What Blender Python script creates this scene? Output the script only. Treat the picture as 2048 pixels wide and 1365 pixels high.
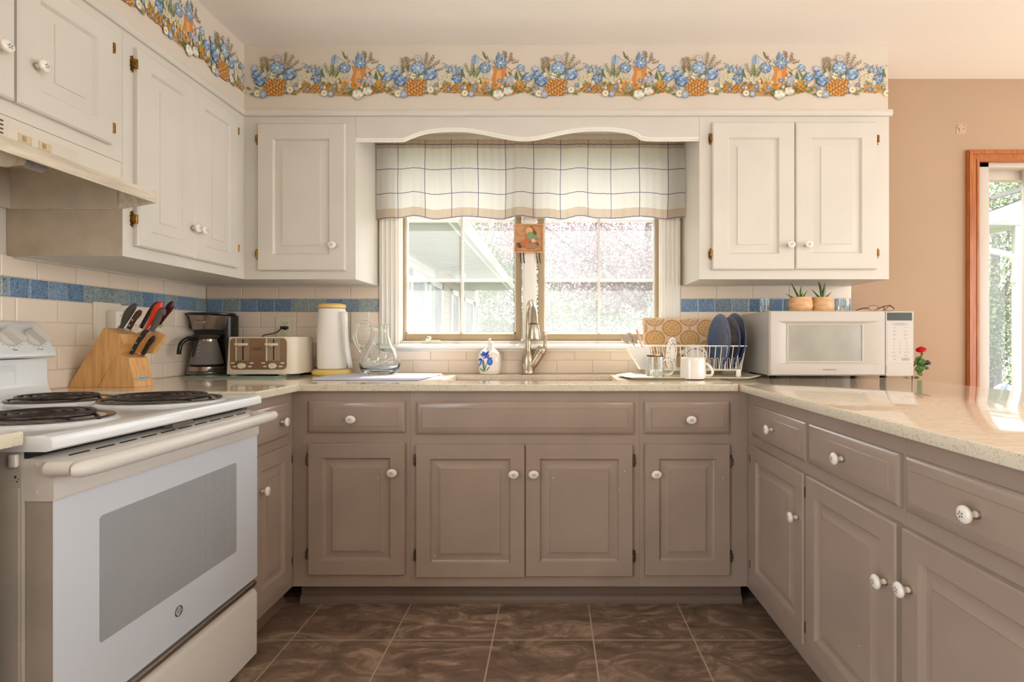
import bpy, bmesh, math, random
from mathutils import Vector, Matrix
R = math.radians
for o in list(bpy.data.objects): bpy.data.objects.remove(o)
scene = bpy.context.scene
COL = scene.collection

# ---------------------------------------------------------------- camera, light, exposure
F, CX, CY, CZ = 1050.0, 1105.0, 677.0, 1.098          # focal length / vanishing point in px, eye height
cam_d = bpy.data.cameras.new('camera'); cam = bpy.data.objects.new('camera', cam_d); COL.objects.link(cam)
cam_d.sensor_fit = 'HORIZONTAL'; cam_d.sensor_width = 36.0; cam_d.lens = 36.0 * F / 2048.0
cam_d.shift_x = (1024 - CX) / 2048.0; cam_d.shift_y = (CY - 682.5) / 2048.0
cam_d.clip_start = 0.02; cam_d.clip_end = 200
cam.location = (0, 0, CZ); cam.rotation_euler = (R(90), 0, 0)
scene.camera = cam
vs = scene.view_settings
vs.view_transform = 'Standard'; vs.look = 'None'; vs.gamma = 1.0; vs.exposure = 0.40; vs.use_curve_mapping = False
w = bpy.data.worlds.new('daylight'); scene.world = w; w.use_nodes = True
bg = w.node_tree.nodes['Background']; bg.inputs[0].default_value = (0.935, 0.972, 1.0, 1); bg.inputs[1].default_value = 4.1
sun_d = bpy.data.lights.new('sun', 'SUN'); sun = bpy.data.objects.new('sun', sun_d); COL.objects.link(sun)
sun_d.energy = 13.0; sun_d.angle = R(0.6); sun_d.color = (1.0, 0.96, 0.90)
sd = Vector((-0.13, -0.62, -1.30)).normalized()       # direction the sunlight travels
sun.rotation_euler = sd.to_track_quat('-Z', 'Y').to_euler()
sun.location = (2, 6, 8)
# added unseen fill lights: one brightens the ceiling, one warms the dining side
la = bpy.data.lights.new('room_fill', 'POINT'); lo = bpy.data.objects.new('room_fill', la); COL.objects.link(lo)
la.shadow_soft_size = 0.15; la.energy = 20; la.color = (1.0, 0.93, 0.85); lo.location = (1.55, -0.5, 2.05)
lb = bpy.data.lights.new('dining_fill', 'POINT'); lbo = bpy.data.objects.new('dining_fill', lb); COL.objects.link(lbo)
lb.shadow_soft_size = 0.12; lb.energy = 5; lb.color = (1.0, 0.72, 0.42); lbo.location = (2.6, 1.3, 1.75)

# ---------------------------------------------------------------- helpers
def s2l(c):
    c = c / 255.0
    return c / 12.92 if c <= 0.04045 else ((c + 0.055) / 1.055) ** 2.4
def rgb(r, g, b): return (s2l(r), s2l(g), s2l(b), 1.0)
def X(px, D): return (px - CX) * D / F
def Z(py, D): return CZ - (py - CY) * D / F

MATS = {}
def mat(name, col=(200, 200, 200), rough=0.5, metal=0.0, spec=0.5, noise=None, bump=None, trans=0.0, ior=1.45, coat=0.0, attr=False, tint=None, transl=0.0, stretch=None):
    """noise=(scale, amount) darkens/lightens the base colour; bump=(scale,strength); attr: colour from the mesh"""
    if name in MATS: return MATS[name]
    m = bpy.data.materials.new(name); m.use_nodes = True; MATS[name] = m
    nt = m.node_tree; N, L = nt.nodes, nt.links
    b = N['Principled BSDF']
    b.inputs['Roughness'].default_value = rough; b.inputs['Metallic'].default_value = metal
    b.inputs['Specular IOR Level'].default_value = spec; b.inputs['IOR'].default_value = ior
    b.inputs['Transmission Weight'].default_value = trans; b.inputs['Coat Weight'].default_value = coat
    if coat: b.inputs['Coat Roughness'].default_value = 0.08
    base = rgb(*col); b.inputs['Base Color'].default_value = base
    src = None
    tc = N.new('ShaderNodeTexCoord'); vec = tc.outputs['Object']
    if stretch:
        mp = N.new('ShaderNodeMapping'); mp.inputs['Scale'].default_value = stretch; L.new(vec, mp.inputs[0]); vec = mp.outputs[0]
    if attr:
        at = N.new('ShaderNodeAttribute'); at.attribute_name = 'Col'; src = at.outputs['Color']
    if noise:
        n = N.new('ShaderNodeTexNoise'); n.inputs['Scale'].default_value = noise[0]; n.inputs['Detail'].default_value = 5
        L.new(vec, n.inputs['Vector'])
        mx = N.new('ShaderNodeMix'); mx.data_type = 'RGBA'; mx.blend_type = 'MIX'
        cr = N.new('ShaderNodeMapRange'); cr.inputs[1].default_value = 0.35; cr.inputs[2].default_value = 0.68
        L.new(n.outputs['Fac'], cr.inputs[0]); 
        if src is None:
            mx.inputs[6].default_value = base
            t = tint if tint else tuple(max(0, c * (1 - noise[1])) for c in col)
            mx.inputs[7].default_value = rgb(*t); L.new(cr.outputs[0], mx.inputs[0])
        else:
            mul = N.new('ShaderNodeMath'); mul.operation = 'MULTIPLY'; mul.inputs[1].default_value = noise[1]
            L.new(cr.outputs[0], mul.inputs[0]); L.new(mul.outputs[0], mx.inputs[0]); L.new(src, mx.inputs[6])
            mx.inputs[7].default_value = rgb(*(tint or (60, 60, 60)))
        src = mx.outputs[2]
    if src is not None: L.new(src, b.inputs['Base Color'])
    if bump:
        n2 = N.new('ShaderNodeTexNoise'); n2.inputs['Scale'].default_value = bump[0]; n2.inputs['Detail'].default_value = 3
        L.new(vec, n2.inputs['Vector'])
        bp = N.new('ShaderNodeBump'); bp.inputs['Strength'].default_value = bump[1]; bp.inputs['Distance'].default_value = 0.002
        L.new(n2.outputs['Fac'], bp.inputs['Height']); L.new(bp.outputs[0], b.inputs['Normal'])
    if transl:
        tr = N.new('ShaderNodeBsdfTranslucent'); tr.inputs[0].default_value = base
        if src is not None: L.new(src, tr.inputs[0])
        ms = N.new('ShaderNodeMixShader'); ms.inputs[0].default_value = transl
        L.new(b.outputs[0], ms.inputs[1]); L.new(tr.outputs[0], ms.inputs[2]); L.new(ms.outputs[0], N['Material Output'].inputs[0])
    return m

def pane_mat(name, haze, col=(255, 255, 255), gloss=0.06):
    """window glass / insect mesh: see-through with a little reflection and a translucent haze mixed in"""
    if name in MATS: return MATS[name]
    m = bpy.data.materials.new(name); m.use_nodes = True; MATS[name] = m
    nt = m.node_tree; N, L = nt.nodes, nt.links
    out = N['Material Output']; N.remove(N['Principled BSDF'])
    t = N.new('ShaderNodeBsdfTransparent'); g = N.new('ShaderNodeBsdfGlossy'); g.inputs['Roughness'].default_value = 0.02
    d = N.new('ShaderNodeBsdfTranslucent'); d.inputs[0].default_value = rgb(*col)
    m1 = N.new('ShaderNodeMixShader'); m1.inputs[0].default_value = gloss
    m2 = N.new('ShaderNodeMixShader'); m2.inputs[0].default_value = haze
    L.new(t.outputs[0], m1.inputs[1]); L.new(g.outputs[0], m1.inputs[2])
    L.new(m1.outputs[0], m2.inputs[1]); L.new(d.outputs[0], m2.inputs[2]); L.new(m2.outputs[0], out.inputs[0])
    return m

class M:
    """collects shapes for ONE mesh object"""
    def __init__(s):
        s.bm = bmesh.new(); s.cl = s.bm.loops.layers.float_color.new('Col'); s.mi = 0; s.T = None; s.col = (1, 1, 1, 1)
    def c(s, *a): s.col = rgb(*a); return s
    def m(s, i): s.mi = i; return s
    def _fin(s, verts, faces):
        if s.T is not None:
            for v in verts: v.co = s.T @ v.co
        for f in faces:
            f.material_index = s.mi
            for l in f.loops: l[s.cl] = s.col
    def raw(s, vs, fs):
        V = [s.bm.verts.new(v) for v in vs]; FS = []
        for f in fs:
            try: FS.append(s.bm.faces.new([V[i] for i in f]))
            except ValueError: pass
        s._fin(V, FS); return s
    def box(s, x0, x1, y0, y1, z0, z1, bev=0.0, seg=2):
        x0, x1 = sorted((x0, x1)); y0, y1 = sorted((y0, y1)); z0, z1 = sorted((z0, z1))
        r = bmesh.ops.create_cube(s.bm, size=1.0); V = r['verts']
        for v in V: v.co = Vector(((x0 + x1) / 2 + v.co.x * (x1 - x0), (y0 + y1) / 2 + v.co.y * (y1 - y0), (z0 + z1) / 2 + v.co.z * (z1 - z0)))
        if bev > 0:
            bev = min(bev, 0.45 * min(x1 - x0, y1 - y0, z1 - z0))
            E = list({e for v in V for e in v.link_edges})
            rr = bmesh.ops.bevel(s.bm, geom=E, offset=bev, segments=seg, profile=0.5, affect='EDGES')
            V = list({v for f in rr['faces'] for v in f.verts} | {v for v in V if v.is_valid})
        FS = list({f for v in V for f in v.link_faces})
        s._fin(V, FS); return s
    def lathe(s, prof, c=(0, 0, 0), sx=1.0, sy=1.0, seg=32, cap0=True, cap1=True, fr=None):
        """prof [(r,h)...] around +z, or around fr[2] when a frame (u,v,n) is given"""
        c = Vector(c); u, v, n = fr if fr else (Vector((1, 0, 0)), Vector((0, 1, 0)), Vector((0, 0, 1)))
        vs, fs = [], []
        for r, h in prof:
            for k in range(seg):
                a = 2 * math.pi * k / seg
                vs.append(c + u * (r * math.cos(a) * sx) + v * (r * math.sin(a) * sy) + n * h)
        for i in range(len(prof) - 1):
            for k in range(seg):
                a, b = i * seg + k, i * seg + (k + 1) % seg
                fs.append((a, b, b + seg, a + seg))
        if cap0 and prof[0][0] > 1e-6: fs.append(tuple(reversed(range(seg))))
        if cap1 and prof[-1][0] > 1e-6: fs.append(tuple((len(prof) - 1) * seg + k for k in range(seg)))
        return s.raw(vs, fs)
    def tube(s, pts, r, seg=8, cap=True, closed=False, flat=1.0):
        pts = [Vector(p) for p in pts]; n = len(pts); rr = r if isinstance(r, (list, tuple)) else [r] * n
        vs, fs = [], []; prev = None
        for i, p in enumerate(pts):
            if closed: t = (pts[(i + 1) % n] - pts[i - 1])
            else: t = pts[min(i + 1, n - 1)] - pts[max(i - 1, 0)]
            if t.length < 1e-9: t = Vector((0, 0, 1))
            t.normalize()
            if prev is None:
                a = Vector((0, 0, 1)) if abs(t.z) < 0.9 else Vector((1, 0, 0))
                u = t.cross(a).normalized()
            else:
                u = (prev - t * prev.dot(t)); u = u.normalized() if u.length > 1e-6 else t.cross(Vector((0, 0, 1))).normalized()
            prev = u; v = t.cross(u).normalized()
            for k in range(seg):
                a = 2 * math.pi * k / seg
                vs.append(p + u * (rr[i] * math.cos(a)) + v * (rr[i] * flat * math.sin(a)))
        for i in range(n if closed else n - 1):
            for k in range(seg):
                a, b = i * seg + k, i * seg + (k + 1) % seg
                c, d = ((i + 1) % n) * seg + (k + 1) % seg, ((i + 1) % n) * seg + k
                fs.append((a, b, c, d))
        if cap and not closed:
            fs.append(tuple(reversed(range(seg)))); fs.append(tuple((n - 1) * seg + k for k in range(seg)))
        return s.raw(vs, fs)
    def prism(s, poly, fr, h0, h1):
        """poly 2D points (u,v) in frame fr=(origin,u,v,n), from height h0 to h1"""
        O, u, v, n = [Vector(q) for q in fr]; k = len(poly)
        vs = [O + u * p[0] + v * p[1] + n * h0 for p in poly] + [O + u * p[0] + v * p[1] + n * h1 for p in poly]
        fs = [tuple(reversed(range(k))), tuple(range(k, 2 * k))] + [(i, (i + 1) % k, k + (i + 1) % k, k + i) for i in range(k)]
        return s.raw(vs, fs)
    def flat(s, poly, fr, h=0.0):
        O, u, v, n = [Vector(q) for q in fr]
        return s.raw([O + u * p[0] + v * p[1] + n * h for p in poly], [tuple(range(len(poly)))])
    def rings(s, w, h, rg, fr):
        """raised panel: rg [(inset, height)...]"""
        O, u, v, n = [Vector(q) for q in fr]; vs, fs = [], []
        for a, hh in rg:
            for p in ((a, a), (w - a, a), (w - a, h - a), (a, h - a)): vs.append(O + u * p[0] + v * p[1] + n * hh)
        for i in range(len(rg) - 1):
            for k in range(4): fs.append((4 * i + k, 4 * i + (k + 1) % 4, 4 * i + 4 + (k + 1) % 4, 4 * i + 4 + k))
        e = 4 * (len(rg) - 1); fs.append((e, e + 1, e + 2, e + 3)); fs.append((3, 2, 1, 0))
        return s.raw(vs, fs)
    def ball(s, c, rx, ry=None, rz=None, seg=16, rg=10):
        ry = ry or rx; rz = rz or rx
        pr = [(math.sin(math.pi * i / rg), -math.cos(math.pi * i / rg)) for i in range(rg + 1)]
        pr[0] = (0.001, -1); pr[-1] = (0.001, 1)
        c = Vector(c); vs, fs = [], []
        for r, h in pr:
            for k in range(seg):
                a = 2 * math.pi * k / seg; vs.append(c + Vector((r * rx * math.cos(a), r * ry * math.sin(a), h * rz)))
        for i in range(rg):
            for k in range(seg): fs.append((i * seg + k, i * seg + (k + 1) % seg, (i + 1) * seg + (k + 1) % seg, (i + 1) * seg + k))
        return s.raw(vs, fs)
    def text(s, body, fr, size, center=True, sx=1.0, sh=0.0):
        O, u, v, n = [Vector(q) for q in fr]
        cu = bpy.data.curves.new('t', 'FONT'); cu.body = body; cu.size = size; cu.shear = sh
        cu.align_x = 'CENTER' if center else 'LEFT'; cu.align_y = 'CENTER'; cu.resolution_u = 2
        ob = bpy.data.objects.new('t', cu); COL.objects.link(ob)
        me = ob.to_mesh(); vs = [O + u * (p.co.x * sx) + v * p.co.y + n * 0.0006 for p in me.vertices]; fs = [tuple(p.vertices) for p in me.polygons]
        ob.to_mesh_clear(); bpy.data.objects.remove(ob); bpy.data.curves.remove(cu)
        return s.raw(vs, fs)
    def build(s, name, mats, parent=None, smooth=38, loc=None, recalc=True, local=False):
        if recalc: bmesh.ops.recalc_face_normals(s.bm, faces=s.bm.faces)
        me = bpy.data.meshes.new(name)
        if parent is not None and not local:
            off = Vector((0, 0, 0)); p = parent
            while p is not None: off += p.location; p = p.parent
            bmesh.ops.translate(s.bm, verts=s.bm.verts, vec=-off)
        o = bpy.data.objects.new(name, me)
        if parent is None and not local:      # own origin: bottom centre of the shape
            xs = [v.co for v in s.bm.verts]
            if loc is None:
                loc = Vector(((min(q.x for q in xs) + max(q.x for q in xs)) / 2, (min(q.y for q in xs) + max(q.y for q in xs)) / 2, min(q.z for q in xs)))
            bmesh.ops.translate(s.bm, verts=s.bm.verts, vec=-Vector(loc)); o.location = loc
        s.bm.to_mesh(me); s.bm.free()
        for q in (mats if isinstance(mats, (list, tuple)) else [mats]): me.materials.append(q)
        if smooth: me.shade_smooth(); me.set_sharp_from_angle(angle=R(smooth))
        COL.objects.link(o)
        if parent is not None: o.parent = parent
        return o

def tag(o, label, cat=None, group=None, kind=None):
    if label: o['label'] = label
    if cat: o['category'] = cat
    if group: o['group'] = group
    if kind: o['kind'] = kind
    return o
def thing(name, label, cat, loc=(0, 0, 0), rz=0.0, group=None):
    o = bpy.data.objects.new(name, None); COL.objects.link(o); o.location = loc; o.rotation_euler = (0, 0, rz)
    o.empty_display_size = 0.05
    return tag(o, label, cat, group)
def struct(name, mm, mats, parent=None, **k):
    o = mm.build(name, mats, parent, **k)
    if parent is None: o['kind'] = 'structure'
    return o
UX, UY, UZ = Vector((1, 0, 0)), Vector((0, 1, 0)), Vector((0, 0, 1))
def arc(cx, cy, rx, ry, a0, a1, n): return [(cx + rx * math.cos(R(a0 + (a1 - a0) * i / n)), cy + ry * math.sin(R(a0 + (a1 - a0) * i / n))) for i in range(n + 1)]
def rrect(x0, y0, x1, y1, r, n=4):
    rx, ry = r if isinstance(r, tuple) else (r, r)
    return arc(x1 - rx, y1 - ry, rx, ry, 0, 90, n) + arc(x0 + rx, y1 - ry, rx, ry, 90, 180, n) + arc(x0 + rx, y0 + ry, rx, ry, 180, 270, n) + arc(x1 - rx, y0 + ry, rx, ry, 270, 360, n)
def spline(P, n=8):
    P = [Vector(p) for p in P]; out = []
    for i in range(len(P) - 1):
        p0, p1, p2, p3 = P[max(i - 1, 0)], P[i], P[i + 1], P[min(i + 2, len(P) - 1)]
        for k in range(n):
            t = k / n
            out.append(0.5 * ((2 * p1) + (p2 - p0) * t + (2 * p0 - 5 * p1 + 4 * p2 - p3) * t * t + (3 * p1 - p0 - 3 * p2 + p3) * t ** 3))
    out.append(P[-1]); return out

# ---------------------------------------------------------------- materials
PW = mat('cream_cabinet_paint', (216, 210, 199), 0.38, bump=(14, 0.05), noise=(3, 0.03))
PT = mat('taupe_cabinet_paint', (164, 145, 132), 0.20, bump=(30, 0.15), noise=(5, 0.05))
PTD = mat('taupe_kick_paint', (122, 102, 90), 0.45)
WALLK = mat('kitchen_wall_paint', (218, 206, 190), 0.8, noise=(2, 0.02))
PEACH = mat('peach_wall_paint', (180, 152, 126), 0.8, noise=(1.5, 0.03))
CEIL = mat('ceiling_paint', (242, 237, 229), 0.9)
TRIMW = mat('white_trim_paint', (238, 234, 224), 0.4)
GROUT = mat('grout', (214, 204, 184), 0.8)
TILE = mat('cream_tile_glaze', (236, 222, 204), 0.12, attr=True, bump=(9, 0.04))
BRASS = mat('brass_hinge', (176, 130, 62), 0.35, metal=0.9, noise=(220, 0.6), tint=(50, 30, 16))
DARKH = mat('dark_bronze_hinge', (72, 56, 44), 0.4, metal=0.8, noise=(260, 0.5), tint=(120, 105, 90))
PORC = mat('porcelain', (238, 230, 220), 0.08, coat=0.5)
BLUEINK = mat('blue_ink', (52, 70, 108), 0.3)
STOVE = mat('white_enamel', (222, 225, 226), 0.16, coat=0.3)
STOVEP = mat('white_plastic', (214, 209, 202), 0.35)
STOVES = mat('grey_panel_and_shade', (176, 166, 152), 0.45, noise=(8, 0.06))
BLACK = mat('black_plastic', (22, 20, 20), 0.25)
COIL = mat('coil_element', (78, 68, 64), 0.35, metal=0.55, noise=(60, 0.4), tint=(36, 30, 28))
PAN = mat('drip_pan_enamel', (64, 52, 46), 0.22, metal=0.4, noise=(40, 0.4), tint=(120, 92, 70))
STEEL = mat('brushed_nickel', (186, 174, 156), 0.28, metal=1.0, bump=(180, 0.04))
CHROME = mat('chrome', (205, 200, 192), 0.12, metal=1.0)
CHAR = mat('charcoal_metal', (158, 146, 140), 0.25, metal=0.85)
GLASS = mat('clear_glass', (250, 253, 252), 0.0, trans=1.0, ior=1.45)
GLASSG = mat('green_tempered_glass', (176, 206, 190), 0.08, trans=0.5, ior=1.4)
DGLASS = mat('carafe_glass', (176, 172, 166), 0.05, trans=0.5, ior=1.2)
WATER = mat('water', (235, 242, 245), 0.0, trans=1.0, ior=1.33)
CREAMP = mat('cream_plastic', (226, 214, 192), 0.3)
YEL = mat('yellow_plastic', (240, 204, 120), 0.35)
WHITEP = mat('white_plastic_coat', (236, 232, 222), 0.3)
WOOD = mat('knife_block_wood', (232, 184, 120), 0.4, noise=(9, 0.18), stretch=(9, 9, 1.2), tint=(210, 154, 90))
DWOOD = mat('dark_handle_wood', (84, 54, 38), 0.35, noise=(40, 0.5))
REDP = mat('red_plastic', (226, 52, 14), 0.25)
ART = mat('printed_art', rough=0.65, attr=True)
GLAZEART = mat('painted_glaze', rough=0.15, attr=True)
NAVY = mat('blue_stoneware', (66, 100, 138), 0.07, noise=(7, 0.4), tint=(46, 70, 108), coat=0.4)
SCREENM = mat('dark_display', (44, 46, 34), 0.3)
INK = mat('print_ink', (78, 70, 66), 0.6)
LEAF = mat('plant_leaf', (84, 130, 42), 0.35, noise=(60, 0.5), tint=(50, 84, 30), transl=0.1)
LEAFD = mat('leaf_tip', (92, 54, 34), 0.5)
POT = mat('tan_ceramic', (226, 190, 146), 0.4, noise=(22, 0.12), stretch=(1, 1, 3), tint=(212, 150, 92))
REDF = mat('rose_petals', (214, 24, 26), 0.5, transl=0.15)
DOORW = mat('stained_wood_casing', (178, 106, 50), 0.3, noise=(14, 0.3), stretch=(8, 8, 0.6), tint=(152, 82, 32))
HOODW = mat('hood_enamel', (222, 210, 190), 0.35, noise=(20, 0.16), stretch=(3, .35, 3), tint=(190, 176, 154))
HOODC = mat('hood_cream', (216, 208, 194), 0.35)
HOODIN = mat('hood_greasy_inside', (206, 194, 174), 0.5, noise=(10, 0.10))
GREASE = mat('greasy_side', (196, 182, 162), 0.55, noise=(9, 0.10), tint=(176, 160, 138))
SASH = mat('taupe_sash', (170, 152, 122), 0.5)
MAT_CLOTH = mat('drying_mat', (206, 208, 220), 0.9, bump=(120, 0.3))
PAPER = mat('paper_towel', (246, 242, 234), 0.9, bump=(60, 0.5))

# small chips in the taupe paint where the old white coat shows
def chips(m):
    N, L = m.node_tree.nodes, m.node_tree.links; b = N['Principled BSDF']; b.inputs['Coat Weight'].default_value = .35; b.inputs['Coat Roughness'].default_value = .12
    old = b.inputs['Base Color'].links[0].from_socket
    tc = N.new('ShaderNodeTexCoord'); nz = N.new('ShaderNodeTexNoise'); nz.inputs['Scale'].default_value = 60; L.new(tc.outputs['Object'], nz.inputs[0])
    mp = N.new('ShaderNodeMix'); mp.data_type = 'VECTOR'; mp.inputs[0].default_value = .012; L.new(tc.outputs['Object'], mp.inputs[4]); L.new(nz.outputs['Color'], mp.inputs[5])
    vo = N.new('ShaderNodeTexVoronoi'); vo.inputs['Scale'].default_value = 11; L.new(mp.outputs[1], vo.inputs['Vector'])
    lt = N.new('ShaderNodeMath'); lt.operation = 'LESS_THAN'; lt.inputs[1].default_value = .028; L.new(vo.outputs['Distance'], lt.inputs[0])
    mx = N.new('ShaderNodeMix'); mx.data_type = 'RGBA'; L.new(lt.outputs[0], mx.inputs[0]); L.new(old, mx.inputs[6]); mx.inputs[7].default_value = rgb(214, 196, 176); L.new(mx.outputs[2], b.inputs['Base Color'])
chips(PT)
# quartz counter with fine horizontal streaks
def counter_material():
    m = mat('quartz_counter', (222, 206, 184), 0.07, coat=0.25)
    nt = m.node_tree; N, L = nt.nodes, nt.links; b = N['Principled BSDF']
    tc = N.new('ShaderNodeTexCoord'); mp = N.new('ShaderNodeMapping'); mp.inputs['Scale'].default_value = (3, 26, 26); L.new(tc.outputs['Object'], mp.inputs[0])
    n = N.new('ShaderNodeTexNoise'); n.inputs['Scale'].default_value = 3.2; n.inputs['Detail'].default_value = 8; n.inputs['Distortion'].default_value = 1.6; L.new(mp.outputs[0], n.inputs[0])
    r = N.new('ShaderNodeValToRGB'); e = r.color_ramp.elements; e[0].position = 0.0; e[0].color = rgb(238, 224, 204); e[1].position = 1.0; e[1].color = rgb(238, 224, 204)
    for p, c in ((0.46, (234, 218, 198)), (0.497, (198, 176, 148)), (0.515, (234, 218, 198)), (0.62, (226, 208, 186)), (0.7, (238, 224, 206))):
        x = e.new(p); x.color = rgb(*c)
    L.new(n.outputs['Fac'], r.inputs[0]); L.new(r.outputs[0], b.inputs['Base Color'])
    return m
COUNTER = counter_material()
# the cut edge of the slab shows dark squiggly veins
def edge_material():
    m = mat('quartz_edge', (214, 204, 182), 0.2)
    nt = m.node_tree; N, L = nt.nodes, nt.links; b = N['Principled BSDF']
    tc = N.new('ShaderNodeTexCoord'); n = N.new('ShaderNodeTexNoise'); n.inputs['Scale'].default_value = 26; n.inputs['Detail'].default_value = 4; n.inputs['Distortion'].default_value = 2.2
    L.new(tc.outputs['Object'], n.inputs[0])
    r = N.new('ShaderNodeValToRGB'); e = r.color_ramp.elements; e[0].color = rgb(216, 206, 184); e[1].color = rgb(216, 206, 184)
    for p, c in ((0.488, (216, 206, 184)), (0.5, (146, 128, 106)), (0.510, (216, 206, 184))):
        x = e.new(p); x.color = rgb(*c)
    L.new(n.outputs['Fac'], r.inputs[0]); L.new(r.outputs[0], b.inputs['Base Color']); return m
CEDGE = edge_material()
def blue_tile_material():
    m = mat('blue_mottled_tile', rough=0.12)
    nt = m.node_tree; N, L = nt.nodes, nt.links; b = N['Principled BSDF']
    at = N.new('ShaderNodeAttribute'); at.attribute_name = 'Col'
    tc = N.new('ShaderNodeTexCoord'); n = N.new('ShaderNodeTexNoise'); n.inputs['Scale'].default_value = 95; n.inputs['Detail'].default_value = 3; n.inputs['Distortion'].default_value = 3.0
    L.new(tc.outputs['Object'], n.inputs[0])
    r = N.new('ShaderNodeValToRGB'); e = r.color_ramp.elements; e[0].position = 0.36; e[0].color = (0.35, 0.42, 0.55, 1); e[1].position = 0.62; e[1].color = (1.35, 1.3, 1.2, 1)
    x = e.new(0.48); x.color = (0.9, 0.9, 0.9, 1)
    mx = N.new('ShaderNodeMix'); mx.data_type = 'RGBA'; mx.blend_type = 'MULTIPLY'; mx.inputs[0].default_value = 1
    L.new(n.outputs['Fac'], r.inputs[0]); L.new(at.outputs['Color'], mx.inputs[6]); L.new(r.outputs[0], mx.inputs[7]); L.new(mx.outputs[2], b.inputs['Base Color']); return m
BTILE = blue_tile_material()
def floor_material():
    m = mat('brown_floor_tile', rough=0.42)
    nt = m.node_tree; N, L = nt.nodes, nt.links; b = N['Principled BSDF']
    tc = N.new('ShaderNodeTexCoord')
    n = N.new('ShaderNodeTexNoise'); n.inputs['Scale'].default_value = 4.6; n.inputs['Detail'].default_value = 12; n.inputs['Roughness'].default_value = 0.70; n.inputs['Distortion'].default_value = 1.5
    mp = N.new('ShaderNodeMapping'); mp.inputs['Scale'].default_value = (1, 2.0, 1); L.new(tc.outputs['Object'], mp.inputs[0]); L.new(mp.outputs[0], n.inputs[0])
    r = N.new('ShaderNodeValToRGB'); e = r.color_ramp.elements; e[0].position = 0.3; e[0].color = rgb(94, 79, 67); e[1].position = 0.70; e[1].color = rgb(204, 178, 156)
    x = e.new(0.5); x.color = rgb(138, 114, 97)
    L.new(n.outputs['Fac'], r.inputs[0])
    br = N.new('ShaderNodeTexBrick'); br.offset = 0; br.squash = 1; br.inputs['Scale'].default_value = 1
    br.inputs['Mortar Size'].default_value = 0.0028; br.inputs['Mortar Smooth'].default_value = 0.1; br.inputs['Brick Width'].default_value = 0.3665; br.inputs['Row Height'].default_value = 0.305
    br.inputs['Color1'].default_value = (1, 1, 1, 1); br.inputs['Color2'].default_value = (0.8, 0.78, 0.78, 1)
    mp2 = N.new('ShaderNodeMapping'); mp2.inputs['Location'].default_value = (0.218 + 0.3665 * 10, -1.909 + 0.305 * 10, 0); L.new(tc.outputs['Object'], mp2.inputs[0]); L.new(mp2.outputs[0], br.inputs[0])
    mu = N.new('ShaderNodeMix'); mu.data_type = 'RGBA'; mu.blend_type = 'MULTIPLY'; mu.inputs[0].default_value = 1; L.new(r.outputs[0], mu.inputs[6]); L.new(br.outputs['Color'], mu.inputs[7])
    mx = N.new('ShaderNodeMix'); mx.data_type = 'RGBA'; L.new(br.outputs['Fac'], mx.inputs[0]); L.new(mu.outputs[2], mx.inputs[6]); mx.inputs[7].default_value = rgb(186, 168, 146)
    L.new(mx.outputs[2], b.inputs['Base Color'])
    bp = N.new('ShaderNodeBump'); bp.inputs['Strength'].default_value = 0.25; bp.inputs['Distance'].default_value = 0.003; L.new(n.outputs['Fac'], bp.inputs['Height']); L.new(bp.outputs[0], b.inputs['Normal'])
    return m
FLOOR = floor_material()
HARDW = mat('hardwood_floor', (176, 132, 90), 0.3, noise=(6, 0.25), stretch=(1, 8, 1))

# ---------------------------------------------------------------- setting
DW, DF, DU = 2.715, 2.11, 2.40          # depth of back wall, base cabinet face, wall cabinet face
XL, XLU, XLB = -1.792, -1.410, -1.045   # left wall, left wall-cabinet face, left base face
XRB, XPE = 0.784, 1.597                  # peninsula cabinet face, its far edge
ZC, ZCB, ZCE = 0.916, 0.887, 2.44       # counter top / underside, ceiling
YN = -3.6                               # how far the room is built behind the camera
WX0, WX1, WZ0, WZ1 = X(797, DW), X(1325, DW), 1.085, 2.075     # kitchen window opening
DX0, DX1, DZ1 = X(1959, DW), 4.0, Z(322, DW)                   # sliding door opening

m = M(); m.box(XL - .1, 1.70, YN, DW, -0.08, 0); struct('floor', m, FLOOR, loc=(0, 0, 0))
m = M(); m.box(1.70, 4.3, YN, DW, -0.08, 0); struct('floor_dining', m, HARDW, loc=(0, 0, 0))
m = M(); m.box(XL - .1, 4.4, YN, DW + .2, ZCE, ZCE + 0.1); struct('ceiling', m, CEIL)
m = M(); m.box(XL - .12, XL, -.1, DW + .2, 0, ZCE); m.box(XL - .12, XL, -3.0, -.1, 0, .15); m.box(XL - .12, XL, -3.0, -.1, 2.2, ZCE); m.box(XL - .12, XL, YN, -3.0, 0, ZCE); struct('wall_left', m, WALLK)  # opening behind the camera added to light the peninsula fronts
m = M(); m.box(XL - .12, 4.42, YN - .12, YN, 0, ZCE); struct('wall_rear', m, WALLK)  # unseen rear wall, closed to cut the frontal light
m = M(); m.box(4.3, 4.42, YN, DW + .2, 0, .35); m.box(4.3, 4.42, YN, DW + .2, 2.15, ZCE); m.box(4.3, 4.42, YN, -3.0, .35, 2.15); m.box(4.3, 4.42, 2.2, DW + .2, .35, 2.15); struct('wall_right', m, PEACH)  # side opening added to light the left cabinets
m = M()
for a, b, c, d in ((XL, WX0, 0, ZCE), (WX0, WX1, 0, WZ0), (WX0, WX1, WZ1, ZCE), (WX1, DX0, 0, ZCE), (DX0, DX1, DZ1, ZCE), (DX1, 4.3, 0, ZCE)):
    m.m(1 if a >= WX1 - .001 else 0).box(a, b, DW, DW + 0.15, c, d)
struct('wall_back', m, [WALLK, PEACH])
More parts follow.
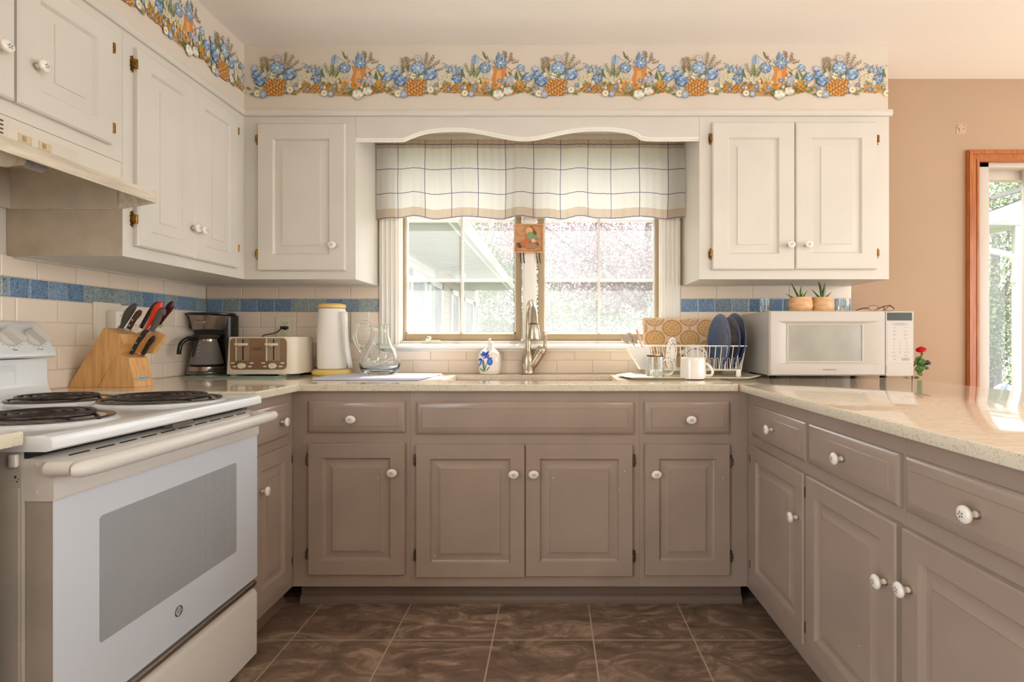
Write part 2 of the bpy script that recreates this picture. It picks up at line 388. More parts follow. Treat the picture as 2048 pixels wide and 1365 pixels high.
# faint patch with screw holes where something hung on the peach wall
m = M(); pf = (Vector((X(1922, DW), DW - 0.001, Z(258, DW))), UX, UZ, -UY)
m.c(190, 160, 132).flat([(-.024, -.026), (.024, -.026), (.024, .026), (-.024, .026)], pf)
for a, b in ((-.016, .018), (.014, .018), (-.02, .006), (-.012, .002), (.012, 0), (-.012, -.004), (-.008, -.012)):
    m.c(90, 50, 30).flat(arc(a, b, .0028, .0028, 0, 330, 8), pf, 0.0006)
struct('trim_1', m, ART)

# soffits above the wall cabinets
ZS = 2.145
m = M(); m.box(XL, XLU, -.1, DW, ZS, ZCE); struct('wall_soffit_left', m, WALLK)
m = M(); m.box(XLU, X(1776, DU), DU, DW, ZS, ZCE); struct('wall_soffit_back', m, WALLK)

# crown strip under the soffits
m = M()
pr = [(0, 0), (.010, .001), (.016, .008), (.017, .018), (.014, .028), (.006, .032), (0, .032)]
m.prism(pr, (Vector((XLU - .001, DU, ZS - .034)), -UY, UZ, UX), 0, X(1782, DU) - XLU)
struct('trim_2', m, PW)
m = M(); m.prism(pr, (Vector((XLU, -.1, ZS - .034)), UX, UZ, UY), 0, DU + .1); struct('trim_3', m, PW)

# ---- tiled backsplash: every tile a small pillow with grout between
rnd = random.Random(4)
def tile(m, fr, u0, u1, v0, v1, blue=False, g=0.0012):
    m.m(2 if blue else 1)
    if blue:
        k = rnd.random(); a = (116, 144, 174) if k < .5 else ((126, 146, 160) if k < .8 else (140, 154, 156))
        m.c(*(lambda z_: [max(0, min(255, q + z_)) for q in a])(rnd.uniform(-12, 12)))
    else:
        q = rnd.uniform(-5, 4); m.c(236 + q, 220 + q, 201 + q * 1.2)
    u0 += g; u1 -= g; v0 += g; v1 -= g
    if u1 - u0 < .004 or v1 - v0 < .004: return
    O, u, v, n = fr
    vs = []
    for a, h in ((0, 0.0), (0.0006, .0022), (0.004, .0035)):
        for p in ((u0 + a, v0 + a), (u1 - a, v0 + a), (u1 - a, v1 - a), (u0 + a, v1 - a)): vs.append(O + u * p[0] + v * p[1] + n * h)
    fs = []
    for i in range(2):
        for k in range(4): fs.append((4 * i + k, 4 * i + (k + 1) % 4, 4 * i + 4 + (k + 1) % 4, 4 * i + 4 + k))
    fs.append((8, 9, 10, 11)); m.raw(vs, fs)
ROWS = [(1.302, 1.372, 0, 'c'), (1.234, 1.302, 0, 'b'), (1.154, 1.234, 1, 'c'), (1.069, 1.154, 0, 'c'), (0.984, 1.069, 1, 'c'), (0.916, 0.984, 0, 'c')]
def backsplash(name, fr, u0, u1, first, pitch, bpitch, rows=ROWS):
    m = M(); O, u, v, n = fr
    m.m(0).c(255, 255, 255).flat([(u0, rows[-1][0]), (u1, rows[-1][0]), (u1, rows[0][1]), (u0, rows[0][1])], fr, 0.0006)
    for v0, v1, off, k in rows:
        p = bpitch if k == 'b' else pitch
        a = first + (p / 2 if off else 0)
        while a > u0: a -= p
        while a < u1:
            tile(m, fr, max(a, u0), min(a + p, u1), v0, v1, k == 'b'); a += p
    return struct(name, m, [GROUT, TILE, BTILE], smooth=None)
FB = (Vector((0, DW - .0012, 0)), UX, UZ, -UY)
xa = X(757, 2.70)
backsplash('trim_4', FB, XL + .004, xa, X(413, DW), 0.1862, 0.0885)
backsplash('trim_5', FB, X(1361, 2.70), X(1702, DW), X(1361, DW), 0.1862, 0.0885)
backsplash('trim_6', FB, xa, X(1361, 2.70), X(825, DW), 0.1862, 0.0885, rows=[(0.984, 1.035, 1, 'c'), (0.916, 0.984, 0, 'c')])
FLW = (Vector((XL + .0012, 0, 0)), UY, UZ, UX)
backsplash('trim_7', FLW, 1.7, DW - .004, DW - .004, 0.148, 0.0705, rows=ROWS)
backsplash('trim_8', FLW, 0.6, 1.7, 1.7, 0.148, 0.0705, rows=[(1.54, 1.62, 0, 'c'), (1.457, 1.54, 1, 'c'), (1.372, 1.457, 0, 'c')] + [(a, b, 1 - c if k == 'c' and a > 1.3 else c, k) for a, b, c, k in ROWS])

# ---------------------------------------------------------------- kitchen window
win = bpy.data.objects.new('window_1', None); COL.objects.link(win); win.location = ((WX0 + WX1) / 2, DW, WZ0); win['kind'] = 'structure'
win['label'] = 'double casement window over the sink with white fluted casing and taupe sashes'
m = M()     # fluted casing both sides and head
for a, b in ((X(758, 2.695), X(798, 2.695)), (X(1324, 2.695), X(1361, 2.695))):
    m.box(a, b, DW - .018, DW, 1.045, WZ1 + .03, .003)
    for k in range(4):
        q = a + (b - a) * (k + .7) / 4.4
        m.tube([(q, DW - .0185, 1.05), (q, DW - .0185, WZ1 + .02)], .0055, 6)
m.box(X(758, 2.695), X(1361, 2.695), DW - .018, DW, WZ1, WZ1 + .09, .003)
m.box(WX0, WX0 + .012, DW - .005, DW + .15, WZ0, WZ1); m.box(WX1 - .012, WX1, DW - .005, DW + .15, WZ0, WZ1); m.box(WX0, WX1, DW - .005, DW + .15, WZ1 - .012, WZ1)
m.build('casing', TRIMW, win)
m = M(); m.prism([(DW - .055, 1.046), (DW + .15, 1.046), (DW + .15, 1.084), (DW + .04, 1.077), (DW - .050, 1.063), (DW - .055, 1.058)], (Vector((X(762, 2.68), 0, 0)), UY, UZ, UX), 0, X(1358, 2.68) - X(762, 2.68)); m.box(X(770, 2.7), X(1350, 2.7), DW - .02, DW - .002, 1.03, 1.046, .002)
m.box(WX0, WX1, DW + .05, DW + .15, 1.066, 1.088, .003)
m.build('sill', TRIMW, win)
ms = 2.765
m = M(); m.box(X(1046, ms), X(1073, ms), DW - .012, ms + .02, 1.088, WZ1, .004); m.box(X(1050, ms), X(1069, ms), DW - .02, DW - .01, 1.088, WZ1, .003); m.build('mullion', TRIMW, win)
zt = 2.06
for (a, b, c, d, mu) in ((799, 1043, 812, 1032, 924), (1076, 1322, 1088, 1310, 1198)):
    m = M(); y0, y1 = ms - .012, ms + .03
    xa_, xb_, xc_, xd_ = X(a, ms), X(b, ms), X(c, ms), X(d, ms); zb0, zb1 = Z(681, ms), Z(668, ms)
    m.box(xa_, xc_, y0, y1, zb0, zt, .004); m.box(xd_, xb_, y0, y1, zb0, zt, .004); m.box(xc_, xd_, y0, y1, zb0, zb1, .004); m.box(xc_, xd_, y0, y1, zt - .03, zt, .004)
    s_ = m.build('sash', SASH, win); tag(s_, 'taupe sash frame')
    m = M()
    m.box(X(mu - 2.5, ms), X(mu + 2.5, ms), ms + .002, ms + .02, zb1, zt, .002)
    for py in (441, 560.5): m.box(xc_, xd_, ms + .003, ms + .019, Z(py + 2.4, ms), Z(py - 2.4, ms), .002)
    m.box(xc_ + .0, xc_ + .008, ms, ms + .02, zb1, zt); m.box(xd_ - .008, xd_, ms, ms + .02, zb1, zt); m.box(xc_, xd_, ms, ms + .02, zb1, zb1 + .008)
    mb = m.build('muntins', TRIMW, s_)
    m = M(); m.raw([(xc_, ms + .012, zb1), (xd_, ms + .012, zb1), (xd_, ms + .012, zt), (xc_, ms + .012, zt)], [(0, 1, 2, 3)])
    m.build('pane', pane_mat('window_glass', 0.02), s_, recalc=False)
    m = M(); m.raw([(xc_, ms - .006, zb1), (xd_, ms - .006, zb1), (xd_, ms - .006, zt), (xc_, ms - .006, zt)], [(0, 1, 2, 3)])
    m.build('insect_screen', pane_mat('insect_mesh', 0.15, (236, 238, 242), 0.0), s_, recalc=False)
# crank handles and sash latches
for cxp in (862, 1262):
    m = M(); x_ = X(cxp, 2.72)
    m.box(x_ - .068, x_ + .068, DW + .002, DW + .05, 1.067, 1.079, .004); m.box(x_ - .05, x_ + .05, DW - .004, DW + .03, 1.078, 1.088, .004)
    m.tube([(x_ - .01, DW - .006, 1.083), (x_ - .018, DW - .014, 1.094), (x_ - .01, DW - .02, 1.10)], .006, 8); m.ball((x_ - .004, DW - .022, 1.098), .013, .011, .010)
    m.build('crank', mat('latch_metal', (206, 196, 176), .3, metal=.6), win)
for a in (1041, 1047, 1073, 1079):
    m = M(); m.tube([(X(a, 2.70), DW - .016, Z(500, 2.7)), (X(a, 2.70), DW - .02, Z(515, 2.7)), (X(a + 2, 2.70), DW - .022, Z(527, 2.7))], .0026, 6); m.build('sash_latch', BLACK, win)

# curtain valance on its rod
cur = thing('curtain_valance', 'sheer cream curtain valance with thin blue windowpane checks across the window top', 'curtain', (X(1061, 2.65), 2.65, 1.70))
def curtain():
    Dc = 2.655
    up = [752, 795.5, 849.5, 902.5, 956, 1011, 1067, 1121, 1176, 1222, 1279, 1337, 1369]; uu = [0.15] + list(range(1, 12)) + [11.6]
    vv = [(-0.17, 279), (0, 289), (0.35, 305), (1, 338), (2, 386.5), (2.6, 416), (3, 434.5), (3.03, 436.5)]
    nu, nv = 190, 36
    def lin(t, A, B):
        for i in range(len(A) - 1):
            if t <= A[i + 1]: return B[i] + (B[i + 1] - B[i]) * (t - A[i]) / (A[i + 1] - A[i])
        return B[-1]
    vsx, vsy = [q[0] for q in vv], [q[1] for q in vv]
    verts, uvs, faces = [], [], []
    for j in range(nv + 1):
        v = vsx[0] + (vsx[-1] - vsx[0]) * j / nv; py = lin(v, vsx, vsy)
        for i in range(nu + 1):
            u = uu[0] + (uu[-1] - uu[0]) * i / nu; px = lin(u, uu, up)
            fold = max(0, v) / 3
            wv = 1.7 * math.sin(u * 2.9 + .5) + 1.1 * math.sin(u * 5.3 + 1.3)
            y = Dc + 0.012 * fold * math.sin(u * 3.1) + 0.006 * math.sin(u * 6.3 + 1) * (0.3 + fold) + .002 * math.sin(u * 23)
            pyy = py + (wv * (0.35 + .65 * fold)) * (1 if v > 0.02 else 0.5)
            verts.append((X(px + .6 * math.sin(v * 2 + u), Dc), y, Z(pyy, Dc))); uvs.append((u, v))
    for j in range(nv):
        for i in range(nu):
            a = j * (nu + 1) + i; faces.append((a, a + 1, a + nu + 2, a + nu + 1))
    me = bpy.data.meshes.new('cloth'); me.from_pydata([tuple(Vector(q) - cur.location) for q in verts], [], faces)
    uvl = me.uv_layers.new(name='UVMap')
    for l in me.loops: uvl.data[l.index].uv = uvs[l.vertex_index]
    me.shade_smooth()
    mt = bpy.data.materials.new('checked_sheer'); mt.use_nodes = True; N, L = mt.node_tree.nodes, mt.node_tree.links; b = N['Principled BSDF']
    tcn = N.new('ShaderNodeTexCoord'); sp = N.new('ShaderNodeSeparateXYZ'); L.new(tcn.outputs['UV'], sp.inputs[0])
    def line(sock, hw, offs=0.0):
        a = N.new('ShaderNodeMath'); a.operation = 'ADD'; a.inputs[1].default_value = 20.5 + offs; L.new(sock, a.inputs[0])
        f = N.new('ShaderNodeMath'); f.operation = 'FRACT'; L.new(a.outputs[0], f.inputs[0])
        s = N.new('ShaderNodeMath'); s.operation = 'SUBTRACT'; s.inputs[1].default_value = .5; L.new(f.outputs[0], s.inputs[0])
        ab = N.new('ShaderNodeMath'); ab.operation = 'ABSOLUTE'; L.new(s.outputs[0], ab.inputs[0])
        lt = N.new('ShaderNodeMath'); lt.operation = 'LESS_THAN'; lt.inputs[1].default_value = hw; L.new(ab.outputs[0], lt.inputs[0]); return lt.outputs[0]
    l1, l2 = line(sp.outputs[0], .012), line(sp.outputs[1], .014)
    mxl = N.new('ShaderNodeMath'); mxl.operation = 'MAXIMUM'; L.new(l1, mxl.inputs[0]); L.new(l2, mxl.inputs[1])
    # doubled cloth: rod pocket, bottom hem
    g1 = N.new('ShaderNodeMath'); g1.operation = 'GREATER_THAN'; g1.inputs[1].default_value = 2.62; L.new(sp.outputs[1], g1.inputs[0])
    g2 = N.new('ShaderNodeMath'); g2.operation = 'LESS_THAN'; g2.inputs[1].default_value = 0.17; L.new(sp.outputs[1], g2.inputs[0])
    gm = N.new('ShaderNodeMath'); gm.operation = 'MAXIMUM'; L.new(g1.outputs[0], gm.inputs[0]); L.new(g2.outputs[0], gm.inputs[1])
    c1 = N.new('ShaderNodeMix'); c1.data_type = 'RGBA'; c1.inputs[6].default_value = rgb(226, 222, 214); c1.inputs[7].default_value = rgb(206, 188, 168); L.new(gm.outputs[0], c1.inputs[0])
    c2 = N.new('ShaderNodeMix'); c2.data_type = 'RGBA'; L.new(mxl.outputs[0], c2.inputs[0]); L.new(c1.outputs[2], c2.inputs[6]); c2.inputs[7].default_value = rgb(96, 98, 130)
    L.new(c2.outputs[2], b.inputs['Base Color']); b.inputs['Roughness'].default_value = .9
    tr = N.new('ShaderNodeBsdfTranslucent'); L.new(c2.outputs[2], tr.inputs[0])
    s1 = N.new('ShaderNodeMixShader'); s1.inputs[0].default_value = .55; L.new(b.outputs[0], s1.inputs[1]); L.new(tr.outputs[0], s1.inputs[2]); L.new(s1.outputs[0], N['Material Output'].inputs[0])
    nz = N.new('ShaderNodeTexNoise'); nz.inputs['Scale'].default_value = 60; mp = N.new('ShaderNodeMapping'); mp.inputs['Scale'].default_value = (.3, 1, 8); L.new(tcn.outputs['Object'], mp.inputs[0]); L.new(mp.outputs[0], nz.inputs[0])
    bp = N.new('ShaderNodeBump'); bp.inputs['Strength'].default_value = .3; bp.inputs['Distance'].default_value = .001; L.new(nz.outputs['Fac'], bp.inputs['Height']); L.new(bp.outputs[0], b.inputs['Normal'])
    me.materials.append(mt); o = bpy.data.objects.new('cloth', me); COL.objects.link(o); o.parent = cur
curtain()
m = M(); zr = Z(293, 2.665); m.tube([(X(750, 2.665), DW - .02, zr), (X(750, 2.665), 2.67, zr), (X(1374, 2.665), 2.67, zr), (X(1374, 2.665), DW - .02, zr)], .005, 8); m.build('rod', WHITEP, cur)

# little relief plaque hung on the mullion
pl = thing('relief_plaque', 'small square tan ceramic plaque with a relief of a child, hung between the two sashes', 'plaque', (X(1058, 2.66), 2.66, Z(505, 2.66)))
pw, ph = 59 * 2.66 / F, 57 * 2.66 / F
fr = (Vector((X(1028.5, 2.66), 2.675, Z(505, 2.66))), UX, UZ, -UY)
m = M(); m.rings(pw, ph, [(0, 0), (0, .014), (.002, .017), (.006, .017), (.012, .009)], fr); m.build('tile', mat('tan_bisque', (214, 160, 112), .5, noise=(40, .12)), pl)
m = M(); q = pw / 59.0
RN = [0]
def rel(cx, cy, rx, ry, h, *c, rot=0, n=14):
    P = []
    for k in range(n):
        a = 2 * math.pi * k / n; x_, y_ = rx * math.cos(a), ry * math.sin(a)
        P.append(((cx + x_ * math.cos(R(rot)) - y_ * math.sin(R(rot))) * q, (57 - cy + x_ * math.sin(R(rot)) + y_ * math.cos(R(rot))) * q))
    RN[0] += 1; m.c(*c).prism(P, fr, .0085, .009 + h + RN[0] * .0005)
rel(30, 14, 7, 7.5, .005, 232, 180, 120); rel(35, 12, 6, 8.5, .004, 150, 104, 66, rot=30); rel(41, 17, 5, 3, .004, 120, 84, 52, rot=-50)
rel(33, 25, 7, 9, .006, 140, 160, 116, rot=25); rel(40, 26, 8, 4.5, .006, 132, 156, 120, rot=-20); rel(38, 34, 4.5, 4, .006, 216, 196, 150)
rel(24, 36, 9, 5, .006, 206, 110, 66, rot=35); rel(18, 41, 6, 4, .005, 206, 116, 72, rot=45); rel(10, 43, 3.5, 6, .006, 96, 68, 48, rot=30)
rel(34, 44, 13, 6, .004, 176, 132, 96); rel(14, 21, 6, 2.6, .004, 206, 160, 90, rot=10); rel(46, 40, 2.5, 4, .004, 150, 74, 52, rot=40)
m.build('relief', ART, pl)
m = M(); m.tube([(X(1040, 2.68), 2.676, Z(450, 2.68)), (X(1058, 2.68), 2.69, Z(424, 2.68)), (X(1077, 2.68), 2.676, Z(450, 2.68))], .0009, 5); m.build('cord', mat('twine', (196, 180, 150), .9), pl)

# ---------------------------------------------------------------- cabinets
def knob_mesh(fr, sx=1.0):
    """mushroom knob standing on the door face; fr=(origin,u,v,n)"""
    O, u, v, n = fr; m = M()
    m.m(1).lathe([(.0085, 0), (.0085, .004), (.006, .0045)], O, sx, 1, 20, fr=(u, v, n), cap1=False)
    m.m(0).lathe([(.0062, .004), (.0058, .014), (.009, .018), (.0150, .021), (.0168, .0245), (.0155, .0285), (.010, .031), (.0001, .0318)], O, sx, 1, 28, fr=(u, v, n), cap0=False)
    m.m(2)
    r = random.Random(int(abs(O.x * 977 + O.y * 331 + O.z * 71) * 10)); a0 = r.uniform(0, 360)
    for k in range(5):
        a = a0 + k * 72; p = (.0046 * math.cos(R(a)), .0046 * math.sin(R(a)))
        P = [(p[0] + .0030 * math.cos(R(a)) * c - .0015 * math.sin(R(a)) * s_, p[1] + .0030 * math.sin(R(a)) * c + .0015 * math.cos(R(a)) * s_) for c, s_ in ((1, 0), (0, 1), (-1, 0), (0, -1))]
        m.flat([(x_ * sx, y_) for x_, y_ in P], (O, u, v, n), .0321)
    return m
def knob(parent, fr, sx=1.0):
    return knob_mesh(fr, sx).build('knob', [PORC, STEEL, BLUEINK], parent, smooth=50)
def hinge(parent, fr, side, material):
    """ornate face-frame hinge. fr origin = door edge at the door back plane; side -1: plate to the -u side"""
    O, u, v, n = fr; m = M(); s = side
    P = [(0, .029), (.004, .024), (.010, .022), (.006, .016), (.010, .010), (.008, .0), (.010, -.010), (.006, -.016), (.010, -.022), (.004, -.024), (0, -.029)]
    m.prism([(s * (a + .004), b) for a, b in P] + [(0, -.02), (0, .02)], (O, u, v, n), 0, .0022)
    q = O + n * .0135 + u * (s * .0045)
    m.tube([q - v * .0155, q - v * .015, q + v * .015, q + v * .0155], [.0035, .0058, .0058, .0035], 12)
    for a in (-.0055, .0055): m.tube([q + v * (a - .0006), q + v * (a + .0006)], .0064, 12)
    m.prism([(s * .001, -.013), (s * .0085, -.013), (s * .0085, .013), (s * .001, .013)], (O, u, v, n), .001, .013)
    for a in (-.019, .019): m.lathe([(.0025, .002), (.0022, .0034), (.0001, .004)], O + v * a + u * (s * .006), 1, 1, 8, fr=(u, v, n))
    m.build('hinge', material, parent)
def door(parent, fr, w, h, rail=.062, railv=None, t=.019, style='low', mt=PW, knob_at=None, hinges=None, hm=None, ksx=1.0, name='door', label=None):
    m = M(); O = fr[0]
    if style == 'low': rg = [(0, 0), (0, t - .004), (.003, t), (rail - .006, t), (rail - .002, t - .009), (rail + .004, t - .012), (rail + .010, t - .012), (rail + .034, t - .0050), (rail + .0352, t - .0012)]
    elif style == 'up': rg = [(0, 0), (0, t - .005), (.005, t), (rail - .004, t), (rail, t - .005), (rail + .003, t - .010), (rail + .007, t - .010), (rail + .038, t - .0035), (rail + .039, t - .0005)]
    else: rg = [(0, 0), (0, .007), (.003, .0095), (.010, .0130), (.018, .0150), (.026, .0158), (.0272, .019)]
    m.rings(w, h, rg, fr); o = m.build(name, mt, parent, smooth=20)
    if label: o['label'] = label
    O, u, v, n = fr
    top = {'low': t, 'up': t}.get(style, .019)
    if knob_at: knob(o, (O + u * knob_at[0] + v * knob_at[1] + n * top, u, v, n), ksx)
    if hinges:
        for side, vv in hinges: hinge(o, (O + u * (0 if side < 0 else w) + v * vv, u, v, n), side, hm)
    return o

# ---- back run of base cabinets (face looks toward the camera)
DB = DF - .0005
def bx_(px): return X(px, 2.09)
def bz_(py): return Z(py, 2.09)
def base_unit(label, x0, x1, items, kick=True):
    t = thing('base_cabinet', label, 'cabinet', ((x0 + x1) / 2, DF, 0), group=None)
    m = M(); m.box(x0, x1, DF, DW - .002, .10, ZCB); m.build('carcass', PT, t)
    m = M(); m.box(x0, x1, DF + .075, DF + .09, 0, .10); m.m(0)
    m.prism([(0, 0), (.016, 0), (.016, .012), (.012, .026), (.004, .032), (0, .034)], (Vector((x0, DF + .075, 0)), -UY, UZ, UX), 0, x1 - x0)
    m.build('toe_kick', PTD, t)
    for kind, a, b, c, d, kn, hg in items:
        xa_, xb_, za_, zb_ = bx_(a), bx_(b), bz_(d), bz_(c); fr = (Vector((xa_, DB, za_)), UX, UZ, -UY)
        ka = (bx_(kn[0]) - xa_, bz_(kn[1]) - za_) if kn else None
        hh = [(hg[0], bz_(q) - za_) for q in hg[1]] if hg else None
        door(t, fr, xb_ - xa_, zb_ - za_, style='low' if kind == 'door' else 'dr', mt=PT, knob_at=ka, hinges=hh, hm=DARKH, ksx=1.22, name=kind, rail=.063)
    return t
XA, XB_, XC_, XD_ = XLB + .001, X(821, DF), X(1279, DF), XRB - .001
base_unit('taupe base cabinet left of the sink cabinet, one drawer over one door', XA, XB_ - .0006, [('drawer', 613, 808, 803, 867, (705, 838), None), ('door', 615, 809, 888, 1152, (787, 944), (-1, (922, 1112)))])
base_unit('taupe sink base cabinet with a wide false drawer over two doors', XB_, XC_ - .0006, [('drawer_front', 831, 1269, 804, 870, None, None), ('door', 831, 1049.5, 890, 1157, (1028, 947), (-1, (923, 1115))), ('door', 1051, 1266, 890, 1155, (1068, 947), (1, (924, 1117)))])
base_unit('taupe base cabinet right of the sink cabinet, one drawer over one door', XC_, XD_, [('drawer', 1290, 1462, 804, 869, (1380, 839), None), ('door', 1290, 1461, 890, 1153, (1311, 947), (1, (925, 1117)))])

# ---- narrow base cabinet between the stove and the corner (face looks right)
t = thing('base_cabinet', 'narrow taupe base cabinet squeezed between the stove and the corner', 'cabinet', (XLB, 1.95, 0))
m = M(); m.box(XL + .002, XLB, 1.795, DF, .10, ZCB); m.box(XL + .002, XLB, DF, DW - .002, .10, ZCB); m.build('carcass', PT, t)
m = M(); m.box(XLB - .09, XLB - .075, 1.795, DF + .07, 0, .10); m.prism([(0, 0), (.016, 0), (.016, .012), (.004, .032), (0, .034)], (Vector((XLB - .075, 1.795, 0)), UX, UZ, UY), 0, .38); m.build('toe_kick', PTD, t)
y0, y1 = 1.80, 2.066
frd = (Vector((XLB + .0005, y0, .716)), UY, UZ, UX)
door(t, frd, y1 - y0, .131, style='dr', mt=PT, knob_at=((2.0 - y0 - .02), .066), name='drawer')
frd = (Vector((XLB + .0005, y0, .150)), UY, UZ, UX)
door(t, frd, y1 - y0, .53, mt=PT, knob_at=(.045, .41), hinges=[(1, .47), (1, .07)], hm=DARKH, rail=.058)

# ---- peninsula cabinets (face looks left), far to near
pen = [('taupe peninsula cabinet nearest the corner, its door knob on the right', 1.595, 2.108, (1.606, 2.033), 'far'),
       ('middle taupe peninsula cabinet with a drawer over one door', 1.162, 1.5945, (1.173, 1.588), 'far'),
       ('nearest taupe peninsula cabinet, its door knob on the left', .72, 1.1615, (.735, 1.152), 'near')]
for lab, ya, yb, (da, db), hs in pen:
    t = thing('peninsula_cabinet', lab, 'cabinet', (XRB, (ya + yb) / 2, 0))
    m = M(); m.box(XRB, XPE - .065, ya, yb, .098, ZCB)
    if yb > 2.1: m.box(XRB, XPE - .065, yb + .001, DW - .002, .098, ZCB)
    m.build('carcass', PT, t)
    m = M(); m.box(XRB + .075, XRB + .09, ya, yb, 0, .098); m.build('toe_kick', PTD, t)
    O = Vector((XRB - .0005, db, .719)); door(t, (O, -UY, UZ, -UX), db - da, .121, style='dr', mt=PT, knob_at=((db - da) / 2, .062), name='drawer')
    O = Vector((XRB - .0005, db, .160)); hh = [(-1, .47), (-1, .06)] if hs == 'far' else [(1, .47), (1, .06)]
    door(t, (O, -UY, UZ, -UX), db - da, .522, mt=PT, knob_at=((db - da - .03, .38) if hs == 'far' else (.03, .40)), hinges=hh, hm=DARKH, rail=.058)
m = M(); m.box(XPE - .06, XPE - .045, .72, DW - .002, 0, ZCB); o = m.build('peninsula_back_panel', PT); tag(o, 'taupe painted panel closing the back of the peninsula', 'panel')
# cabinet under the slab on the near side of the stove
t = thing('base_cabinet', 'base cabinet at the near side of the stove, under the short counter slab', 'cabinet', (XLB, .7, 0))
m = M(); m.box(XL + .002, XLB, .35, .985, .10, ZCB); m.build('carcass', PT, t)
m = M(); m.box(XLB - .09, XLB - .075, .35, .985, 0, .10); m.build('toe_kick', PTD, t)
door(t, (Vector((XLB + .0005, .40, .15)), UY, UZ, UX), .55, .53, mt=PT, knob_at=(.5, .45), rail=.06)
door(t, (Vector((XLB + .0005, .40, .716)), UY, UZ, UX), .55, .131, style='dr', mt=PT, knob_at=(.27, .066), name='drawer')

# ---- wall cabinets
def wall_carcass(t, x0, x1, y0, y1, z0, z1, mt=PW, sidem=None):
    m = M(); m.box(x0, x1, y0, y1, z0, z1)
    if sidem:
        for f in m.bm.faces:
            if f.calc_center_median().y < y0 + .001: f.material_index = 1
    o = m.build('carcass', [mt] + ([sidem] if sidem else []), t); return o
ZU0, ZU1 = 1.368, ZS - .001
t = thing('wall_cabinet', 'cream wall cabinet left of the window with a single door', 'cabinet', (X(600, DU), DU, ZU0))
wall_carcass(t, XLU, -.900, DU, DW - .002, ZU0, ZU1)
m = M(); m.box(XLU - .3, -.905, DW - .022, DW - .004, ZU0 - .006, ZU0 + .0); m.build('cleat', PW, t)
def ux_(p): return X(p, 2.381)
def uz_(p): return Z(p, 2.381)
def updoor(t, a, b, c, d, kn, hg):
    fr = (Vector((ux_(a), DU - .0005, uz_(d))), UX, UZ, -UY)
    door(t, fr, ux_(b) - ux_(a), uz_(c) - uz_(d), rail=.075, style='up', mt=PW, knob_at=(ux_(kn[0]) - ux_(a), uz_(kn[1]) - uz_(d)), hinges=[(hg[0], uz_(q) - uz_(d)) for q in hg[1]], hm=BRASS, ksx=1.1)
updoor(t, 514, 690, 246, 541, (668, 492), (-1, (277, 508)))
t = thing('wall_cabinet', 'cream wall cabinet right of the window with two doors', 'cabinet', (X(1590, DU), DU, ZU0))
wall_carcass(t, .672, X(1778, DU), DU, DW - .002, ZU0, ZU1)
updoor(t, 1425, 1590, 243.5, 539.5, (1578, 491), (-1, (275, 507))); updoor(t, 1592, 1755.5, 243.5, 538.5, (1613, 491), (1, (277, 506)))
# scalloped board bridging the two cabinets above the window
va = thing('scalloped_valance_board', 'cream wooden board with a double arched lower edge above the window', 'valance board', (0, DU, 2.05))
A = [(714, 279), (798, 279), (812, 276), (830, 269), (852, 262.5), (880, 259), (906, 258), (935, 259), (965, 264), (1000, 271), (1025, 275.5), (1048, 277), (1070, 275.5), (1095, 270.5), (1125, 264), (1160, 258.5), (1197, 257), (1228, 258), (1255, 262), (1275, 269), (1295, 277), (1400, 277)]
A = [(p.x, p.y) for p in spline([(a, b, 0) for a, b in A], 4)]
P = [(X(a, DU), Z(b, DU)) for a, b in A]
m = M(); fr = (Vector((0, DU, 0)), UX, UZ, -UY)
x0v, x1v = -.899, .671
P[0] = (x0v, P[0][1]); P[-1] = (x1v, P[-1][1])
vs, fs = [], []
for h in (0.0, -.019):
    for p in P: vs.append((p[0], DU - h, p[1]))
    for p in P: vs.append((p[0], DU - h, ZU1))
n_ = len(P)
for i in range(n_ - 1):
    fs.append((i, i + 1, n_ + i + 1, n_ + i)); fs.append((2 * n_ + i + 1, 2 * n_ + i, 3 * n_ + i, 3 * n_ + i + 1)); fs.append((i + 1, i, 2 * n_ + i, 2 * n_ + i + 1)); fs.append((n_ + i, n_ + i + 1, 3 * n_ + i + 1, 3 * n_ + i))
m.raw(vs, fs); m.build('board', PW, va)
m = M(); m.tube([(a, DU + .004, b + .003) for a, b in P], .0055, 8); m.tube([(a, DU + .010, b - .004) for a, b in P], .006, 8); m.build('bead', TRIMW, va)

# left wall: two-door cabinet and the short cabinet over the range hood
YH0, YH1 = .958, 1.7215
t = thing('wall_cabinet', 'cream two-door wall cabinet on the left wall beside the range hood', 'cabinet', (XLU, 2.0, ZU0))
wall_carcass(t, XL + .002, XLU, YH1, DW - .002, ZU0, ZU1, PW, GREASE)
m = M(); m.box(XL + .004, XL + .024, YH1 + .02, DW - .03, ZU0 - .006, ZU0); m.build('cleat', PW, t)
for a, b, k, hs in ((1.764, 2.044, 1, -1), (2.046, 2.326, 0, 1)):
    fr = (Vector((XLU + .0005, a, 1.408)), UY, UZ, UX); wd = b - a
    door(t, fr, wd, .668, rail=.06, style='up', mt=PW, knob_at=((wd - .018) if k else .018, .145 - .03), hinges=[(hs, .61), (hs, .09)], hm=BRASS)
t = thing('wall_cabinet', 'short cream wall cabinet directly over the range hood with two doors', 'cabinet', (XLU, 1.34, 1.673))
wall_carcass(t, XL + .002, XLU, YH0 - .04, YH1 - .0008, 1.6735, ZU1)
for a, b, k, hs in ((1.368, 1.665, 0, 1), (1.064, 1.361, 1, -1)):
    fr = (Vector((XLU + .0005, a, 1.712)), UY, UZ, UX); wd = b - a
    door(t, fr, wd, .364, rail=.062, style='up', mt=PW, knob_at=((wd - .045) if k else .045, .119), hinges=[(hs, .31), (hs, .055)], hm=BRASS)

